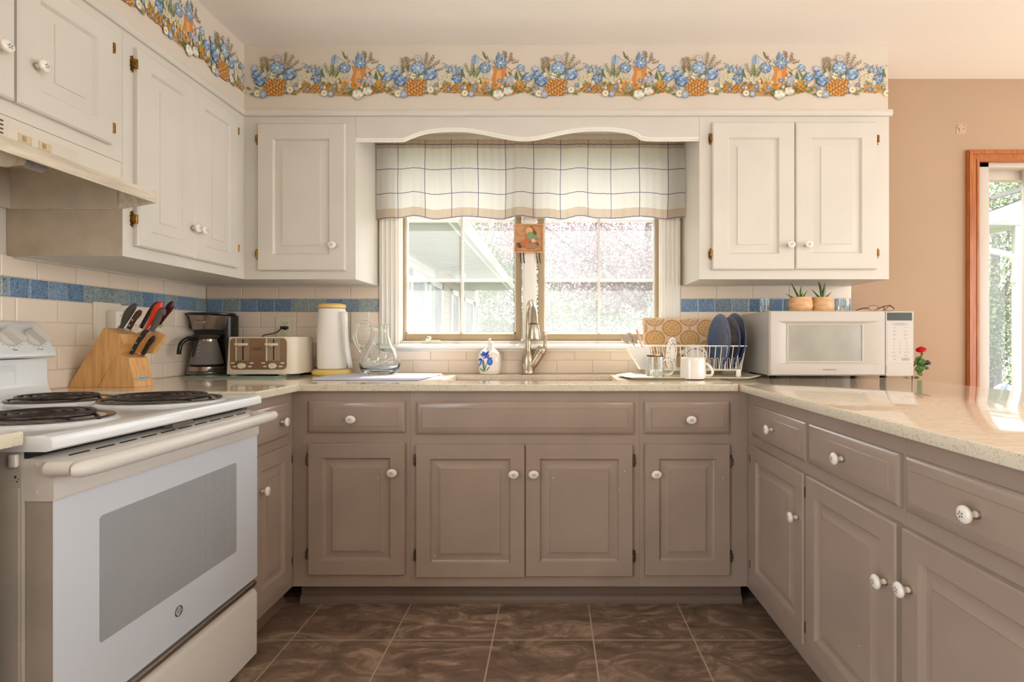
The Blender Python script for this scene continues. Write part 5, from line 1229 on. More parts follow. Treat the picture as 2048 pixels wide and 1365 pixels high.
# faucet
Df = 2.66
def fx(c, D=Df): return X(900 + c / 7.583, D)
def fz(c, D=Df): return Z(590 + c / 7.583, D)
xf = fx(1185); fa = thing('kitchen_faucet', 'brushed nickel pull-down faucet with side lever behind the sink', 'faucet', (xf, Df, ZC))
m = M(); m.lathe([(.036, 0), (.037, .003), (.034, .006), (.035, .012), (.0325, .016), (.0335, .020), (.034, .06), (.031, .09), (.020, .112), (.0165, .124), (.0165, .128)], (xf, Df, ZC + .0004), 1, .85, 32)
P = spline([(fx(1230), Df, fz(1080)), (fx(1290), Df - .005, fz(1000)), (fx(1345), Df - .01, fz(905)), (fx(1375), Df - .012, fz(865))], 5); m.tube(P, [.026 + .001 * i * 0 for i in range(len(P) - 4)] + [.027, .0275, .0275, .027], 20); m.build('body', STEEL, fa, smooth=50)
m = M(); m.tube(spline([(fx(1378), Df - .012, fz(860)), (fx(1410), Df - .014, fz(810)), (fx(1440), Df - .015, fz(760)), (fx(1445), Df - .018, fz(690)), (fx(1435), Df - .022, fz(610)), (fx(1428), Df - .024, fz(545))], 5), [.0275, .028, .0275, .027, .026, .024, .021, .018, .015, .012, .0105, .0095, .009, .0088, .0088, .009, .0095, .0105, .0115, .0125, .0125, .0125, .012, .0115, .009, .004], 18); m.build('lever', STEEL, fa, smooth=60)
m = M(); P = spline([(xf, Df, ZC + .126), (xf, Df, ZC + .20), (xf + .001, Df, ZC + .27), (xf + .006, Df - .02, fz(190, 2.64)), (fx(1235, 2.58), 2.575, fz(118, 2.58)), (fx(1262, 2.50), 2.50, fz(200, 2.50)), (fx(1268, 2.46), 2.465, fz(330, 2.46)), (fx(1268, 2.45), 2.448, fz(455, 2.45))], 7)
m.tube(P, [.0145] * 26 + [.0147 + .00029 * i for i in range(len(P) - 26)], 20); m.build('spout', STEEL, fa, smooth=60)
m = M(); ht = fz(450, 2.45); hb = fz(690, 2.44); m.lathe([(.030, 0), (.0315, .004), (.0315, .012), (.028, ht - hb - .03), (.024, ht - hb - .004), (.022, ht - hb)], (fx(1270, 2.44), 2.445, hb), 1, .85, 28)
m.m(1).lathe([(.0225, ht - hb), (.0225, ht - hb + .004)], (fx(1268, 2.44), 2.446, hb), 1, .85, 28); m.lathe([(.029, -.002), (.029, .001)], (fx(1270, 2.44), 2.445, hb), 1, .85, 24); m.build('spray_head', [STEEL, mat('dark_ring', (70, 64, 56), .4, metal=.6)], fa, smooth=50)

# ---------------------------------------------------------------- dish drying area
Dd = 2.42
def dx_(c, D=Dd): return X(1200 + c / 5.25, D)
def dz_(c, D=Dd): return Z(540 + c / 5.25, D)
zt_ = ZC + .0005
tr_ = thing('drainer_tray', 'pale cream plastic draining tray under the dish rack', 'tray', (X(1375, 2.4), 2.45, zt_))
m = M(); P = [(X(1262, 2.29), 2.29), (X(1500, 2.29), 2.29), (.962, 2.42), (.955, 2.60), (X(1480, 2.66), 2.665), (X(1270, 2.66), 2.665), (X(1230, 2.48), 2.46)]
k = len(P); cx0, cy0 = sum(p[0] for p in P) / k, sum(p[1] for p in P) / k; vs, fs = [], []
for s_, z_ in ((.90, 0), (.93, 0), (1.0, .009), (1.0, .011), (.985, .011), (.91, .003), (.0, .003)):
    for p in P: vs.append((cx0 + (p[0] - cx0) * s_, cy0 + (p[1] - cy0) * s_, zt_ + z_))
for i in range(6):
    for j in range(k): fs.append((i * k + j, i * k + (j + 1) % k, (i + 1) * k + (j + 1) % k, (i + 1) * k + j))
fs.append(tuple(reversed(range(k)))); m.raw(vs, fs); bmesh.ops.remove_doubles(m.bm, verts=m.bm.verts, dist=1e-5); m.build('tray', mat('tray_cream', (232, 226, 204), .35), tr_)
ztr = zt_ + .0035
# small white cloth corner by the sink
# dish rack
YR0, YR1 = 2.40, 2.62
rk = thing('dish_rack', 'white coated wire dish rack on the draining tray', 'dish rack', ((X(1295, YR0) + X(1496, YR0)) / 2, 2.51, ztr))
xl0, xr0, xl1, xr1 = X(1296, YR0), X(1496, YR0), X(1310, YR0), X(1484, YR0); zr1, zr0 = Z(692.5, YR0), Z(741, YR0)
m = M(); ring = lambda xa, xb, ya, yb, z_, r_=.02: [(p[0], p[1], z_) for p in rrect(xa, ya, xb, yb, r_)]
m.tube(ring(xl0, xr0, YR0, YR1, zr1), .0030, 8, closed=True); m.build('top_rail', WHITEP, rk)
m = M(); m.tube(ring(xl1, xr1, YR0 + .012, YR1 - .012, zr0), .0026, 8, closed=True)
for k in range(7): y_ = YR0 + .03 + k * .027; m.tube([(xl1, y_, zr0), (xr1, y_, zr0)], .0016, 6)
m.build('bottom_frame', WHITEP, rk)
nw = 16
for k in range(nw + 1):
    t_ = k / nw; xa = xl0 + .012 + (xr0 - xl0 - .024) * t_; xb = xl1 + (xr1 - xl1) * t_
    m = M(); m.tube([(xa, YR0, zr1), (xb, YR0 + .012, zr0), (xb, YR1 - .012, zr0), (xa, YR1, zr1)], .0017, 6); m.build('wire', WHITEP, rk)
for k in range(1, 6):
    y_ = YR0 + (YR1 - YR0) * k / 6
    for s_ in (0, 1):
        m = M(); m.tube([((xl0, xr0)[s_], y_, zr1), ((xl1, xr1)[s_], y_, zr0)], .0017, 6); m.build('end_wire', WHITEP, rk)
for x_ in (xl1 + .01, xr1 - .012):
    for y_ in (YR0 + .014, YR1 - .014):
        m = M(); m.box(x_ - .011, x_ + .011, y_ - .006, y_ + .006, ztr, zr0 + .004, .003); m.build('foot', WHITEP, rk)
for k in range(7):      # plate dividers
    x_ = X(1408 + k * 11, YR0 + .05); 
    for y_ in (YR0 + .035,):
        m = M(); m.tube([(x_, y_, zr0), (x_ + .002, y_, zr0 + .05), (x_ + .007, y_, zr0 + .056), (x_ + .012, y_, zr0 + .05), (x_ + .014, y_, zr0)], .0014, 6); m.build('divider', WHITEP, rk)

def lathe_tilt(m, prof, c, n, roll=0.0, seg=40, sx=1.0):
    n = Vector(n).normalized(); u = Vector((0, 0, 1)) - n * n.z; u.normalize(); v = n.cross(u); m.lathe(prof, c, sx, 1.0, seg, fr=(v, u, n)); return m
# three big blue plates standing in the rack
for i, (cx_, r_, zc_, dy, lab) in enumerate(((1441, .130, 1.083, 0, 'blue glazed plate in the dish rack, front-most of the three big ones'), (1461, .122, 1.078, .028, 'blue glazed plate in the dish rack, the middle one of three'), (1470, .132, 1.086, .058, 'dark blue glazed plate in the dish rack, the one nearest the microwave'))):
    D_ = 2.50 + dy * .4; n = Vector((-.994, -.10, .05)).normalized(); m = M()
    lathe_tilt(m, [(.0001, 0), (r_ * .5, .0), (r_ * .62, .004), (r_ * .96, .017), (r_, .019), (r_ * 1.0, .022), (r_ * .96, .0225), (r_ * .62, .009), (r_ * .55, .006), (.0001, .005)], (X(cx_, D_) + .01, D_, zc_), n, seg=56)
    bmesh.ops.remove_doubles(m.bm, verts=m.bm.verts, dist=1e-6)
    o = m.build('plate', NAVY, smooth=50, loc=(X(cx_, D_) + .01, D_, zc_ - r_)); tag(o, lab, 'plate', 'blue plates in the dish rack')
# blue and white saucer
m = M(); n = Vector((-.99, -.10, .08)).normalized(); D_ = 2.47; c = Vector((X(1348, D_), D_, 1.028))
r_ = .074
lathe_tilt(m, [(.0001, -.004), (r_ * .42, -.004), (r_ * .46, .0), (r_ * .98, .012), (r_, .014), (r_ * .97, .0155), (r_ * .5, .004), (.0001, .002)], c, n, seg=40); m.m(1)
u = (Vector((0, 0, 1)) - n * n.z).normalized(); v = n.cross(u)
for k in range(13):
    a = R(k * 27.7)
    for q, s_ in ((.62, 1), (.80, .8)):
        rr2 = r_ * q; h2 = .004 + (rr2 - r_ * .5) / (r_ * .47) * .0115 + .0012
        P = [(rr2 * math.cos(a) + .006 * s_ * math.cos(R(t_)) , rr2 * math.sin(a) + .0045 * s_ * math.sin(R(t_))) for t_ in range(0, 360, 45)]
        m.c(70, 84, 140 + 10 * (k % 3)).flat(P, (c, v, u, n), h2)
o = m.build('saucer', [PORC, GLAZEART], smooth=50, loc=(c.x, c.y, c.z - r_)); tag(o, 'small white saucer with blue flower rim standing in the dish rack', 'saucer')
# patterned plastic board leaning behind the rack
bd = thing('cutting_board', 'tan cutting board printed with brown medallions leaning behind the dish rack', 'cutting board', (X(1365, 2.67), 2.66, ztr))
Dbd = 2.672; bx0, bx1 = X(1286, Dbd), X(1466, Dbd); bz0, bz1 = ztr + .001, Z(634, Dbd)
tl = Vector((0, .045, bz1 - bz0)).normalized(); nn_ = Vector((0, -tl.z, tl.y)); O = Vector((bx0, Dbd - .034, bz0)); fr = (O, UX, tl, nn_); wB, hB = bx1 - bx0, bz1 - bz0
m = M(); m.prism(rrect(0, 0, wB, hB, .010), fr, -.008, 0); m.build('board', mat('board_tan', (220, 194, 160), .45), bd)
m = M(); rb_ = random.Random(7)
def poly_in(P): return all(.004 < p[0] < wB - .004 and .004 < p[1] < hB - .003 for p in P)
def medallion(cx_, cz_):
    for k in range(26):
        a0, a1 = 2 * math.pi * k / 26, 2 * math.pi * (k + 1) / 26; P = [(cx_, cz_), (cx_ + .049 * math.cos(a0), cz_ + .042 * math.sin(a0)), (cx_ + .049 * math.cos(a1), cz_ + .042 * math.sin(a1))]
        if poly_in(P): m.c(226, 190, 136).flat(P, fr, .0003)
    for ring_, cnt, rr0 in ((0, 1, 0), (1, 8, .010), (2, 12, .019), (3, 18, .028), (4, 26, .037), (5, 34, .0445)):
        for k in range(cnt):
            a = 2 * math.pi * k / cnt + ring_ * .4; x_, z_ = cx_ + rr0 * 1.08 * math.cos(a), cz_ + rr0 * .92 * math.sin(a)
            sz = .0058 if ring_ % 2 else .0046
            P = [(x_ + sz * q * math.cos(R(t_)) , z_ + sz * q * math.sin(R(t_))) for t_, q in ((0, 1), (45, .34), (90, 1), (135, .34), (180, 1), (225, .34), (270, 1), (315, .34))]
            if poly_in(P): m.c(*[(164, 108, 52), (184, 128, 66), (150, 94, 44)][(k + ring_) % 3]).flat(P, fr, .0006)
            if ring_ in (2, 4) :
                a2 = a + .12; P = [(x_, z_), (cx_ + (rr0 + .007) * 1.08 * math.cos(a2), cz_ + (rr0 + .007) * math.sin(a2)), (cx_ + (rr0 + .006) * 1.08 * math.cos(a2 + .05), cz_ + (rr0 + .006) * math.sin(a2 + .05))]
                if poly_in(P): m.c(150, 94, 44).flat(P, fr, .0007)
for i in range(-1, 4):
    for j in range(-1, 5):
        cx_ = .0598 - .093 + (i * .177) + (.0885 if j % 2 else 0); cz_ = hB - .0025 - j * .0535 + .035
        medallion(cx_ + .093, cz_ - .035)
        for d_ in range(3):
            z_ = cz_ - .035 - .050 - d_ * .006; P = [(cx_ + .093 - .006 + d_ * .002, z_), (cx_ + .093, z_ - .005), (cx_ + .093 + .006 - d_ * .002, z_), (cx_ + .093, z_ + .003)]
            if poly_in(P): m.c(176, 120, 60).flat(P, fr, .0006)
m.build('medallion_print', ART, bd, recalc=False, smooth=None)
# utensil cup with cutlery
Dc = 2.385; uc = thing('utensil_cup', 'white tapered plastic utensil cup hung at the left end of the dish rack', 'utensil holder', (dx_(420, Dc), Dc, dz_(1045, Dc)))
def cupring(x0_, x1_, y0_, y1_, zl, zr_): return [(x0_, y0_, zl), (x1_, y0_, zr_), (x1_, y1_, zr_), (x0_, y1_, zl)]
A = cupring(dx_(300, Dc), dx_(508, Dc), Dc - .02, Dc + .065, dz_(842, Dc), dz_(800, Dc)); B = cupring(dx_(425, Dc), dx_(560, Dc), Dc - .005, Dc + .05, dz_(1046, Dc), dz_(1050, Dc))
Ai = [Vector(p).lerp(sum((Vector(q) for q in A), Vector()) / 4, .035) for p in A]; Bi = [Vector(p).lerp(sum((Vector(q) for q in B), Vector()) / 4, .06) + Vector((0, 0, .002)) for p in B]
m = M(); vs = [Vector(p) for p in B] + [Vector(p) for p in A] + Ai + Bi
m.raw(vs, [(3, 2, 1, 0)] + [(i, (i + 1) % 4, 4 + (i + 1) % 4, 4 + i) for i in range(4)] + [(4 + i, 4 + (i + 1) % 4, 8 + (i + 1) % 4, 8 + i) for i in range(4)] + [(8 + i, 8 + (i + 1) % 4, 12 + (i + 1) % 4, 12 + i) for i in range(4)] + [(12, 13, 14, 15)])
m.build('cup', WHITEP, uc, smooth=None)
def spoonish(name, label, cat, p0, p1, head, w, mt):
    """utensil from p0 (inside the cup) to p1 (free end)"""
    a, b = Vector(p0), Vector(p1); t = (b - a).normalized(); s_ = t.cross(UY).normalized(); n = s_.cross(t)
    L_ = (b - a).length; t0 = thing(name, label, cat, a, group=None); m = M()
    m.tube([a, a.lerp(b, .45), a.lerp(b, .72)], [.0026, .0022, .0028], 8, flat=.5); m.build('handle', mt, t0, smooth=60)
    m = M(); O = a.lerp(b, .70)
    if head == 'spoon': m.prism([(p[0], p[1]) for p in arc(L_ * .16, 0, L_ * .16, w, 0, 345, 23)], (O, t, s_, n), -.001, .001)
    elif head == 'fork':
        m.prism([(0, -.002), (L_ * .08, -w * .8), (L_ * .16, -w), (L_ * .16, w), (L_ * .08, w * .8), (0, .002)], (O, t, s_, n), -.0008, .0008)
        for k in range(4): q = -w + w * 2 * (k + .5) / 4; m.prism([(L_ * .155, q - w * .17), (L_ * .30, q - w * .12), (L_ * .30, q + w * .12), (L_ * .155, q + w * .17)], (O, t, s_, n), -.0008, .0008)
    else: m.prism([(0, -w * .5), (L_ * .2, -w), (L_ * .29, -w * .7), (L_ * .3, w * .2), (L_ * .26, w), (0, w * .5)], (O, t, s_, n), -.002, .002)
    m.build('head', mt, t0, smooth=60)
base = lambda c, dy: (dx_(c, Dc + .02), Dc + dy, dz_(990, Dc))
spoonish('spoon', 'silver spoon leaning farthest left out of the utensil cup', 'spoon', base(440, .01), (dx_(232, Dc), Dc + .0, dz_(682, Dc)), 'spoon', .012, CHROME)
spoonish('fork', 'silver fork in the utensil cup beside the farthest left spoon', 'fork', base(450, .02), (dx_(285, Dc), Dc + .01, dz_(664, Dc)), 'fork', .010, CHROME)
spoonish('spoon', 'silver spoon in the middle of the utensil cup', 'spoon', base(455, .035), (dx_(318, Dc), Dc + .03, dz_(668, Dc)), 'spoon', .012, CHROME)
spoonish('fork', 'silver fork just left of the pink handled knife', 'fork', base(465, .015), (dx_(352, Dc), Dc + .005, dz_(690, Dc)), 'fork', .010, CHROME)
spoonish('butter_knife', 'thin silver knife low in the utensil cup', 'knife', base(470, .03), (dx_(335, Dc), Dc + .035, dz_(720, Dc)), 'blade', .006, CHROME)
pk = thing('peeling_knife', 'pink handled knife sticking up out of the utensil cup', 'knife', (dx_(455, Dc), Dc, dz_(860, Dc)))
a, b = Vector((dx_(462, Dc), Dc + .03, dz_(830, Dc))), Vector((dx_(392, Dc), Dc + .025, dz_(622, Dc))); m = M()
m.tube([a.lerp(b, t_) for t_ in (0, .1, .3, .5, .7, .85, .95, 1.0)], [.006, .0085, .0095, .0085, .009, .0085, .0065, .002], 12, flat=.6); m.build('handle', mat('pink_plastic', (220, 180, 166), .35), pk, smooth=60)
m = M(); m.tube([a, Vector((dx_(480, Dc), Dc + .03, dz_(960, Dc)))], .0022, 6, flat=.3); m.build('blade', CHROME, pk)

# upside-down mugs on the tray
Dm_ = 2.325; zmu = ztr + .0005
def mug(name, label, cx_, w_, top_c, mt, hand, glass=False):
    x_ = X(cx_, Dm_); r_ = w_ / 2 * Dm_ / F; h_ = Z(540 + top_c / 5.25, Dm_) - zmu
    t = thing(name, label, 'mug', (x_, Dm_, zmu)); th = .0035 if glass else .004
    pr = [(r_ - th, .0), (r_, .0), (r_, .004), (r_ * .985, h_ * .5), (r_ * .96, h_ - .010), (r_ * .90, h_ - .002), (r_ * .8, h_), (.0001, h_)] + [(.0001, h_ - .008), (r_ * .8, h_ - .008), (r_ * .93 - th, h_ - .02), (r_ - th, .0)]
    m = M(); m.lathe(pr, (x_, Dm_, zmu), 1, .85, 44, cap0=False, cap1=False); bmesh.ops.remove_doubles(m.bm, verts=m.bm.verts, dist=1e-6); m.build('body', mt, t, smooth=50)
    m = M(); m.tube(spline(hand(x_, r_, h_), 6), .0055 if not glass else .005, 12, flat=1.1); m.build('handle', mt, t, smooth=60)
mug('white_mug', 'white ceramic mug turned upside down on the draining tray', 1386, 51, 914, PORC, lambda x, r, h: [(x + r * .96, Dm_, zmu + h * .70), (x + r * 1.28, Dm_ - .006, zmu + h * .56), (x + r * 1.47, Dm_ - .01, zmu + h * .34), (x + r * 1.40, Dm_ - .01, zmu + h * .17), (x + r * 1.15, Dm_ - .005, zmu + h * .12), (x + r * .97, Dm_, zmu + h * .16)])
mug('glass_mug', 'clear glass mug turned upside down, leftmost on the draining tray', 1310, 37, 893, GLASS, lambda x, r, h: [(x + r * .95, Dm_, zmu + h * .80), (x + r * 1.45, Dm_ - .012, zmu + h * .84), (x + r * 1.85, Dm_ - .02, zmu + h * .62), (x + r * 1.80, Dm_ - .02, zmu + h * .32), (x + r * 1.3, Dm_ - .01, zmu + h * .18), (x + r * .96, Dm_, zmu + h * .24)], True)
# floral bowl and pale spatula in the rack
D_ = 2.50; c = Vector((X(1391, D_), D_, 1.012)); m = M(); n = Vector((-.2, -.75, .60)).normalized()
lathe_tilt(m, [(.0001, -.028), (.022, -.028), (.040, -.016), (.052, .004), (.055, .012), (.053, .0125), (.049, .004), (.036, -.012), (.0001, -.022)], c, n, seg=36); m.m(1)
u = (Vector((0, 0, 1)) - n * n.z).normalized(); v = n.cross(u)
for k in range(16):
    a = R(k * 22.5); P = [(.045 * math.cos(a) + .006 * math.cos(R(t_)), .045 * math.sin(a) + .005 * math.sin(R(t_))) for t_ in range(0, 360, 60)]; m.c(*[(110, 60, 40), (60, 66, 88), (140, 120, 60)][k % 3]).flat(P, (c, v, u, n), .0015)
o = m.build('bowl', [PORC, GLAZEART], smooth=50, loc=(c.x, c.y, c.z - .04)); tag(o, 'small bowl with a dark floral rim tipped in the dish rack behind the white mug', 'bowl')
sp_ = thing('spatula', 'pale plastic spatula lying slanted across the dish rack', 'spatula', (X(1375, 2.46), 2.46, 1.02))
a, b = Vector((dx_(880, 2.46), 2.46, dz_(852, 2.46))), Vector((dx_(985, 2.44), 2.44, dz_(782, 2.44))); m = M(); m.tube([a, b], [.005, .0045], 10, flat=.5); m.build('handle', CREAMP, sp_)
a2 = a + (a - b).normalized() * .05; m = M(); d_ = (a - b).normalized(); s_ = d_.cross(UY).normalized(); m.prism([(0, -.005), (.006, -.009), (.022, -.011), (.022, .011), (.006, .009), (0, .005)], (a, d_, s_, UY), -.0015, .0015); m.build('head', CREAMP, sp_)

# ---------------------------------------------------------------- microwave
YM0, YM1 = 2.35, 2.700; MX0, MX1, MXP = X(1539, YM0), X(1828, YM0), X(1772, YM0); MZ0, MZ1 = ZC + .014, Z(622, YM0)
mw = thing('microwave', 'white microwave oven on the peninsula counter', 'microwave', ((MX0 + MX1) / 2, 2.52, ZC))
m = M(); m.box(MX0 + .003, MX1 - .003, YM0 + .03, YM1, MZ0 + .001, MZ1 - .001, .004)
for a in (MX0 + .04, MX1 - .10):
    for b in (YM0 + .06, YM1 - .05): m.m(1).lathe([(.012, 0), (.014, .014)], (a, b, ZC + .0005), 1.2, 1, 16)
m.m(0); m.build('cabinet', [mat('microwave_white', (198, 190, 180), .35), BLACK], mw)
def mx_(c): return X(1460 + c / 4.655, YM0)
def mz_(c): return Z(540 + c / 4.655, YM0)
m = M(); O = Vector((MX0, YM0 + .03, MZ0)); wd, hd_ = MXP - MX0 - .001, MZ1 - MZ0
xo0, xo1, zo0, zo1 = mx_(430), mx_(1400), mz_(885), mz_(478); xi0, xi1, zi0, zi1 = mx_(540), mx_(1256), mz_(863), mz_(503)
L0 = [(MX0, MZ0, .0), (MX0, MZ0, .024)]; 
def rg(x0_, x1_, z0_, z1_, h): return [(x0_, YM0 + .03 - h, z0_), (x1_, YM0 + .03 - h, z0_), (x1_, YM0 + .03 - h, z1_), (x0_, YM0 + .03 - h, z1_)]
xr_ = MX0 + wd; RR = [rg(MX0, xr_, MZ0, MZ1, 0), rg(MX0, xr_, MZ0, MZ1, .022), rg(MX0 + .007, xr_ - .004, MZ0 + .006, MZ1 - .005, .030), rg(xo0, xo1, zo0, zo1, .030), rg(xi0, xi1, zi0, zi1, .018), rg(xi0, xi1, zi0, zi1, .021), rg(xi0 + .006, xi1 - .006, zi0 + .005, zi1 - .005, .021), rg(xi0 + .007, xi1 - .007, zi0 + .006, zi1 - .006, .017)]
vs = [p for q in RR for p in q]; fs = []
for i in range(len(RR) - 1):
    for k in range(4): fs.append((4 * i + k, 4 * i + (k + 1) % 4, 4 * i + 4 + (k + 1) % 4, 4 * i + 4 + k))
m.raw(vs, fs); dr = m.build('door', MATS['microwave_white'], mw, smooth=25)
m = M(); q = RR[-1]; m.raw([tuple(p) for p in q], [(0, 1, 2, 3)]); m.build('window', mat('microwave_screen_glass', (176, 172, 160), .12, noise=(5, .12)), dr)
m = M(); m.text('SAMSUNG', (Vector((mx_(927), YM0 - .0003, mz_(932))), UX, UZ, -UY), .0088, sx=1.5); m.build('lettering', INK, dr)
m = M(); m.prism(rrect(MXP + .001, MZ0, MX1, MZ1 - .003, .004), (Vector((0, YM0 + .03, 0)), UX, UZ, -UY), 0, .027)
m.m(1).prism(rrect(mx_(1466), mz_(472), mx_(1698), mz_(398), .002), (Vector((0, YM0 + .003, 0)), UX, UZ, -UY), 0, .0012)
m.m(0); pf = (Vector((0, YM0 + .0028, 0)), UX, UZ, -UY)
cp = m.build('control_panel', [MATS['microwave_white'], SCREENM], mw)
m = M(); m.prism(rrect(mx_(1462), mz_(965), mx_(1698), mz_(882), .003), pf, 0, .0015); m.build('open_button', MATS['microwave_white'], cp)
m = M(); m.prism(rrect(mx_(1466), mz_(862), mx_(1698), mz_(482), .003), pf, 0, .0006); m.build('keypad_overlay', mat('keypad_white', (204, 196, 188), .5), cp)
m = M(); pt = lambda c, d: (Vector((mx_(c), YM0 + .0020, mz_(d))), UX, UZ, -UY)
def cpx(c): return (1765 + c / 8.53 - 1460) * 4.655
def cpz(d): return (610 + d / 8.53 - 540) * 4.655
m.text('One Minute +', pt(cpx(307), cpz(328)), .0062, sx=1.15); m.tube([(mx_(cpx(305)) + a, YM0 + .0018, mz_(cpz(328)) + b) for a, b in arc(0, 0, .033, .0055, 0, 345, 23)], .0003, 4, closed=True)
for s_, a, b in (('Popcorn', 207, 387), ('Auto Cook', 397, 387), ('Instant\nReheat', 207, 447), ('Snacks', 397, 447), ('Fresh\nVegetable', 207, 508), ('Frozen\nVegetable', 397, 508), ('Auto\nDefrost', 207, 583), ('More\nLess', 397, 583), ('Power Level', 195, 813), ('Kitchen Timer', 412, 813), ('Auto\nSensor Menu', 210, 870), ('Clock\nReset', 402, 870), ('Pause\nCancel', 210, 930)):
    m.text(s_, pt(cpx(a), cpz(b)), .0040)
for s_, a, b in (('1', 195, 640), ('2', 303, 640), ('3', 415, 640), ('4', 195, 700), ('5', 303, 700), ('6', 415, 700), ('7', 195, 757), ('8', 303, 757), ('9', 415, 757), ('0', 303, 813)): m.text(s_, pt(cpx(a), cpz(b)), .0085, sh=.2)
m.build('keypad_print', mat('keypad_ink', (90, 84, 90), .6), cp)
m = M(); m.prism(rrect(mx_(cpx(330)), mz_(cpz(955)), mx_(cpx(468)), mz_(cpz(905)), .002), pf, .0006, .0010); m.m(1).text('Start', (pt(cpx(398), cpz(930))[0] - UY * .0004, UX, UZ, -UY), .0046); m.build('start_button', [mat('key_grey', (176, 168, 164), .5), INK], cp)

# things on top of the microwave
ZM = MZ1
def succulent(cx_, wpx, label, shape, leaves, plabel, D_=2.47):
    x_ = X(cx_, D_); r_ = wpx / 2 * D_ / F; h_ = Z(596, D_) - ZM + .001
    t = thing('plant_pot', label, 'plant pot', (x_, D_, ZM + .002)); zz = ZM + .0012
    pr = [(r_ * .78, 0), (r_ * .92, .006), (r_, h_ * .4), (r_ * .98, h_ * .72), (r_ * .86, h_), (r_ * .78, h_), (r_ * .76, h_ - .008), (.0001, h_ - .008)] if shape == 'round' else [(r_ * .88, 0), (r_ * .95, .004), (r_, h_ * .5), (r_ * .97, h_ * .85), (r_ * .86, h_), (r_ * .78, h_), (r_ * .76, h_ - .008), (.0001, h_ - .008)]
    m = M(); m.lathe(pr, (x_, D_, zz), 1, .82, 40); m.build('pot', POT, t, smooth=60)
    m = M(); m.lathe([(r_ * .76, 0), (.0001, .003)], (x_, D_, zz + h_ - .0085), 1, .82, 20); m.build('soil', mat('soil', (74, 54, 40), .9), t)
    s = thing('succulent', plabel, 'succulent', (x_, D_, zz + h_ - .007))
    for (ax_, az_, bw, dy) in leaves:       # tip offset in px from pot centre top, base width px
        A_ = Vector((x_ + ax_ * .12 * D_ / F, D_ + dy * .2, zz + h_ - .009)); B_ = Vector((x_ + ax_ * D_ / F, D_ + dy, zz + h_ + az_ * D_ / F)); k = 7; pts = []
        for i in range(k + 1): q = i / k; p = A_.lerp(B_, q); p.z += .004 * math.sin(q * math.pi) * (-1 if abs(ax_) > abs(az_) * .8 else 0); p.x += (-.002 if ax_ > 0 else .002) * math.sin(q * math.pi); pts.append(p)
        w_ = bw * 1.25 * D_ / F / 2; rad = [w_ * a for a in (.85, 1, .98, .9, .78, .6, .36, .08)]
        m = M(); m.tube(pts, rad, 8, flat=.6)
        for f in m.bm.faces:
            if (f.calc_center_median() - B_).length < .16 * (B_ - A_).length: f.material_index = 1
        m.build('leaf', [LEAF, LEAFD], s, smooth=70)
q = 13.65
lv = lambda L_, c: [((a - c) / q, (535 - b) / q, w_ / q, dy) for a, b, w_, dy in L_]
succulent(1601, 46.5, 'round tan ceramic pot on the microwave, left of the two succulent pots', 'round', lv([(282, 125, 70, .0), (115, 440, 62, -.012), (400, 305, 55, .01), (608, 205, 58, .012), (720, 352, 62, -.008), (530, 345, 52, .0), (580, 405, 50, -.016)], 555), 'green succulent with pointed leaves, growing in the left round pot')
succulent(1645, 44, 'straight-sided tan ceramic pot on the microwave, right of the two succulent pots', 'cyl', lv([(1040, 100, 66, .0), (1108, 92, 62, .01), (1212, 142, 66, -.004), (852, 312, 62, -.004), (1378, 388, 66, -.008), (1215, 415, 40, .01), (1040, 480, 46, -.02)], 1160), 'upright green succulent in the right straight-sided pot', D_=2.49)
m = M(); P = []
for k in range(40):
    a = 2 * math.pi * k / 40; rr_ = 1 + .05 * math.cos(8 * a); P.append((X(1655, 2.49) + .11 * rr_ * math.cos(a), 2.49 + .075 * rr_ * math.sin(a)))
m.prism(P, (Vector((0, 0, ZM + .0002)), UX, UY, UZ), 0, .0008); o = m.build('lace_doily', WHITEP); tag(o, 'small white lace doily under the succulent pots on the microwave', 'doily')
for cx_, wpx, D_, lab in ((1528.5, 19, 2.52, 'clear drinking glass on the left rear corner of the microwave'), (1687, 24, 2.50, 'clear drinking glass right of the succulents on the microwave')):
    x_ = X(cx_, D_); r_ = wpx / 2 * D_ / F; h_ = Z(598, D_) - ZM; t = thing('drinking_glass', lab, 'glass', (x_, D_, ZM + .001)); m = M()
    m.lathe([(r_ * .95, 0), (r_, .002), (r_, h_), (r_ - .0022, h_), (r_ - .003, .012), (.0001, .012)], (x_, D_, ZM + .0014), 1, .85, 36, cap1=False); m.build('tumbler', GLASS, t, smooth=50)
    m = M(); m.lathe([(r_ - .0032, .0125), (r_ - .0032, h_ * .42)], (x_, D_, ZM + .0014), 1, .85, 32); m.build('water', WATER, t, smooth=50)
# eyeglasses
eg = thing('eyeglasses', 'thin brown framed eyeglasses lying folded open on the microwave', 'eyeglasses', (X(1758, 2.45), 2.45, ZM)); De = 2.44
def gx(c): return X(1460 + c / 4.655, De)
def gz(c): return Z(540 + c / 4.655, De)
br = mat('brown_frame', (84, 40, 24), .3)
for s_, (a0, a1) in enumerate(((1290, 1385), (1435, 1528))):
    m = M(); P = [(gx(a0) , De - .005, ZM + .004), (gx(a1), De - .008, ZM + .004)] ; zc2 = ZM + .0165
    xx = (gx(a0) + gx(a1)) / 2; ww = (gx(a1) - gx(a0)) / 2
    loop = [(xx + ww * math.cos(R(t_)) , De + .006 * math.sin(R(t_)), max(ZM + .0030, zc2 + .0135 * math.sin(R(t_)))) for t_ in range(0, 360, 20)]
    m.tube(loop, .0011, 6, closed=True); m.build('rim', br, eg)
    m = M(); m.raw([(xx, De, zc2)] + loop, [(0, 1 + k, 1 + (k + 1) % len(loop)) for k in range(len(loop))]); m.build('lens', pane_mat('lens_glass', .02, gloss=.1), eg, recalc=False)
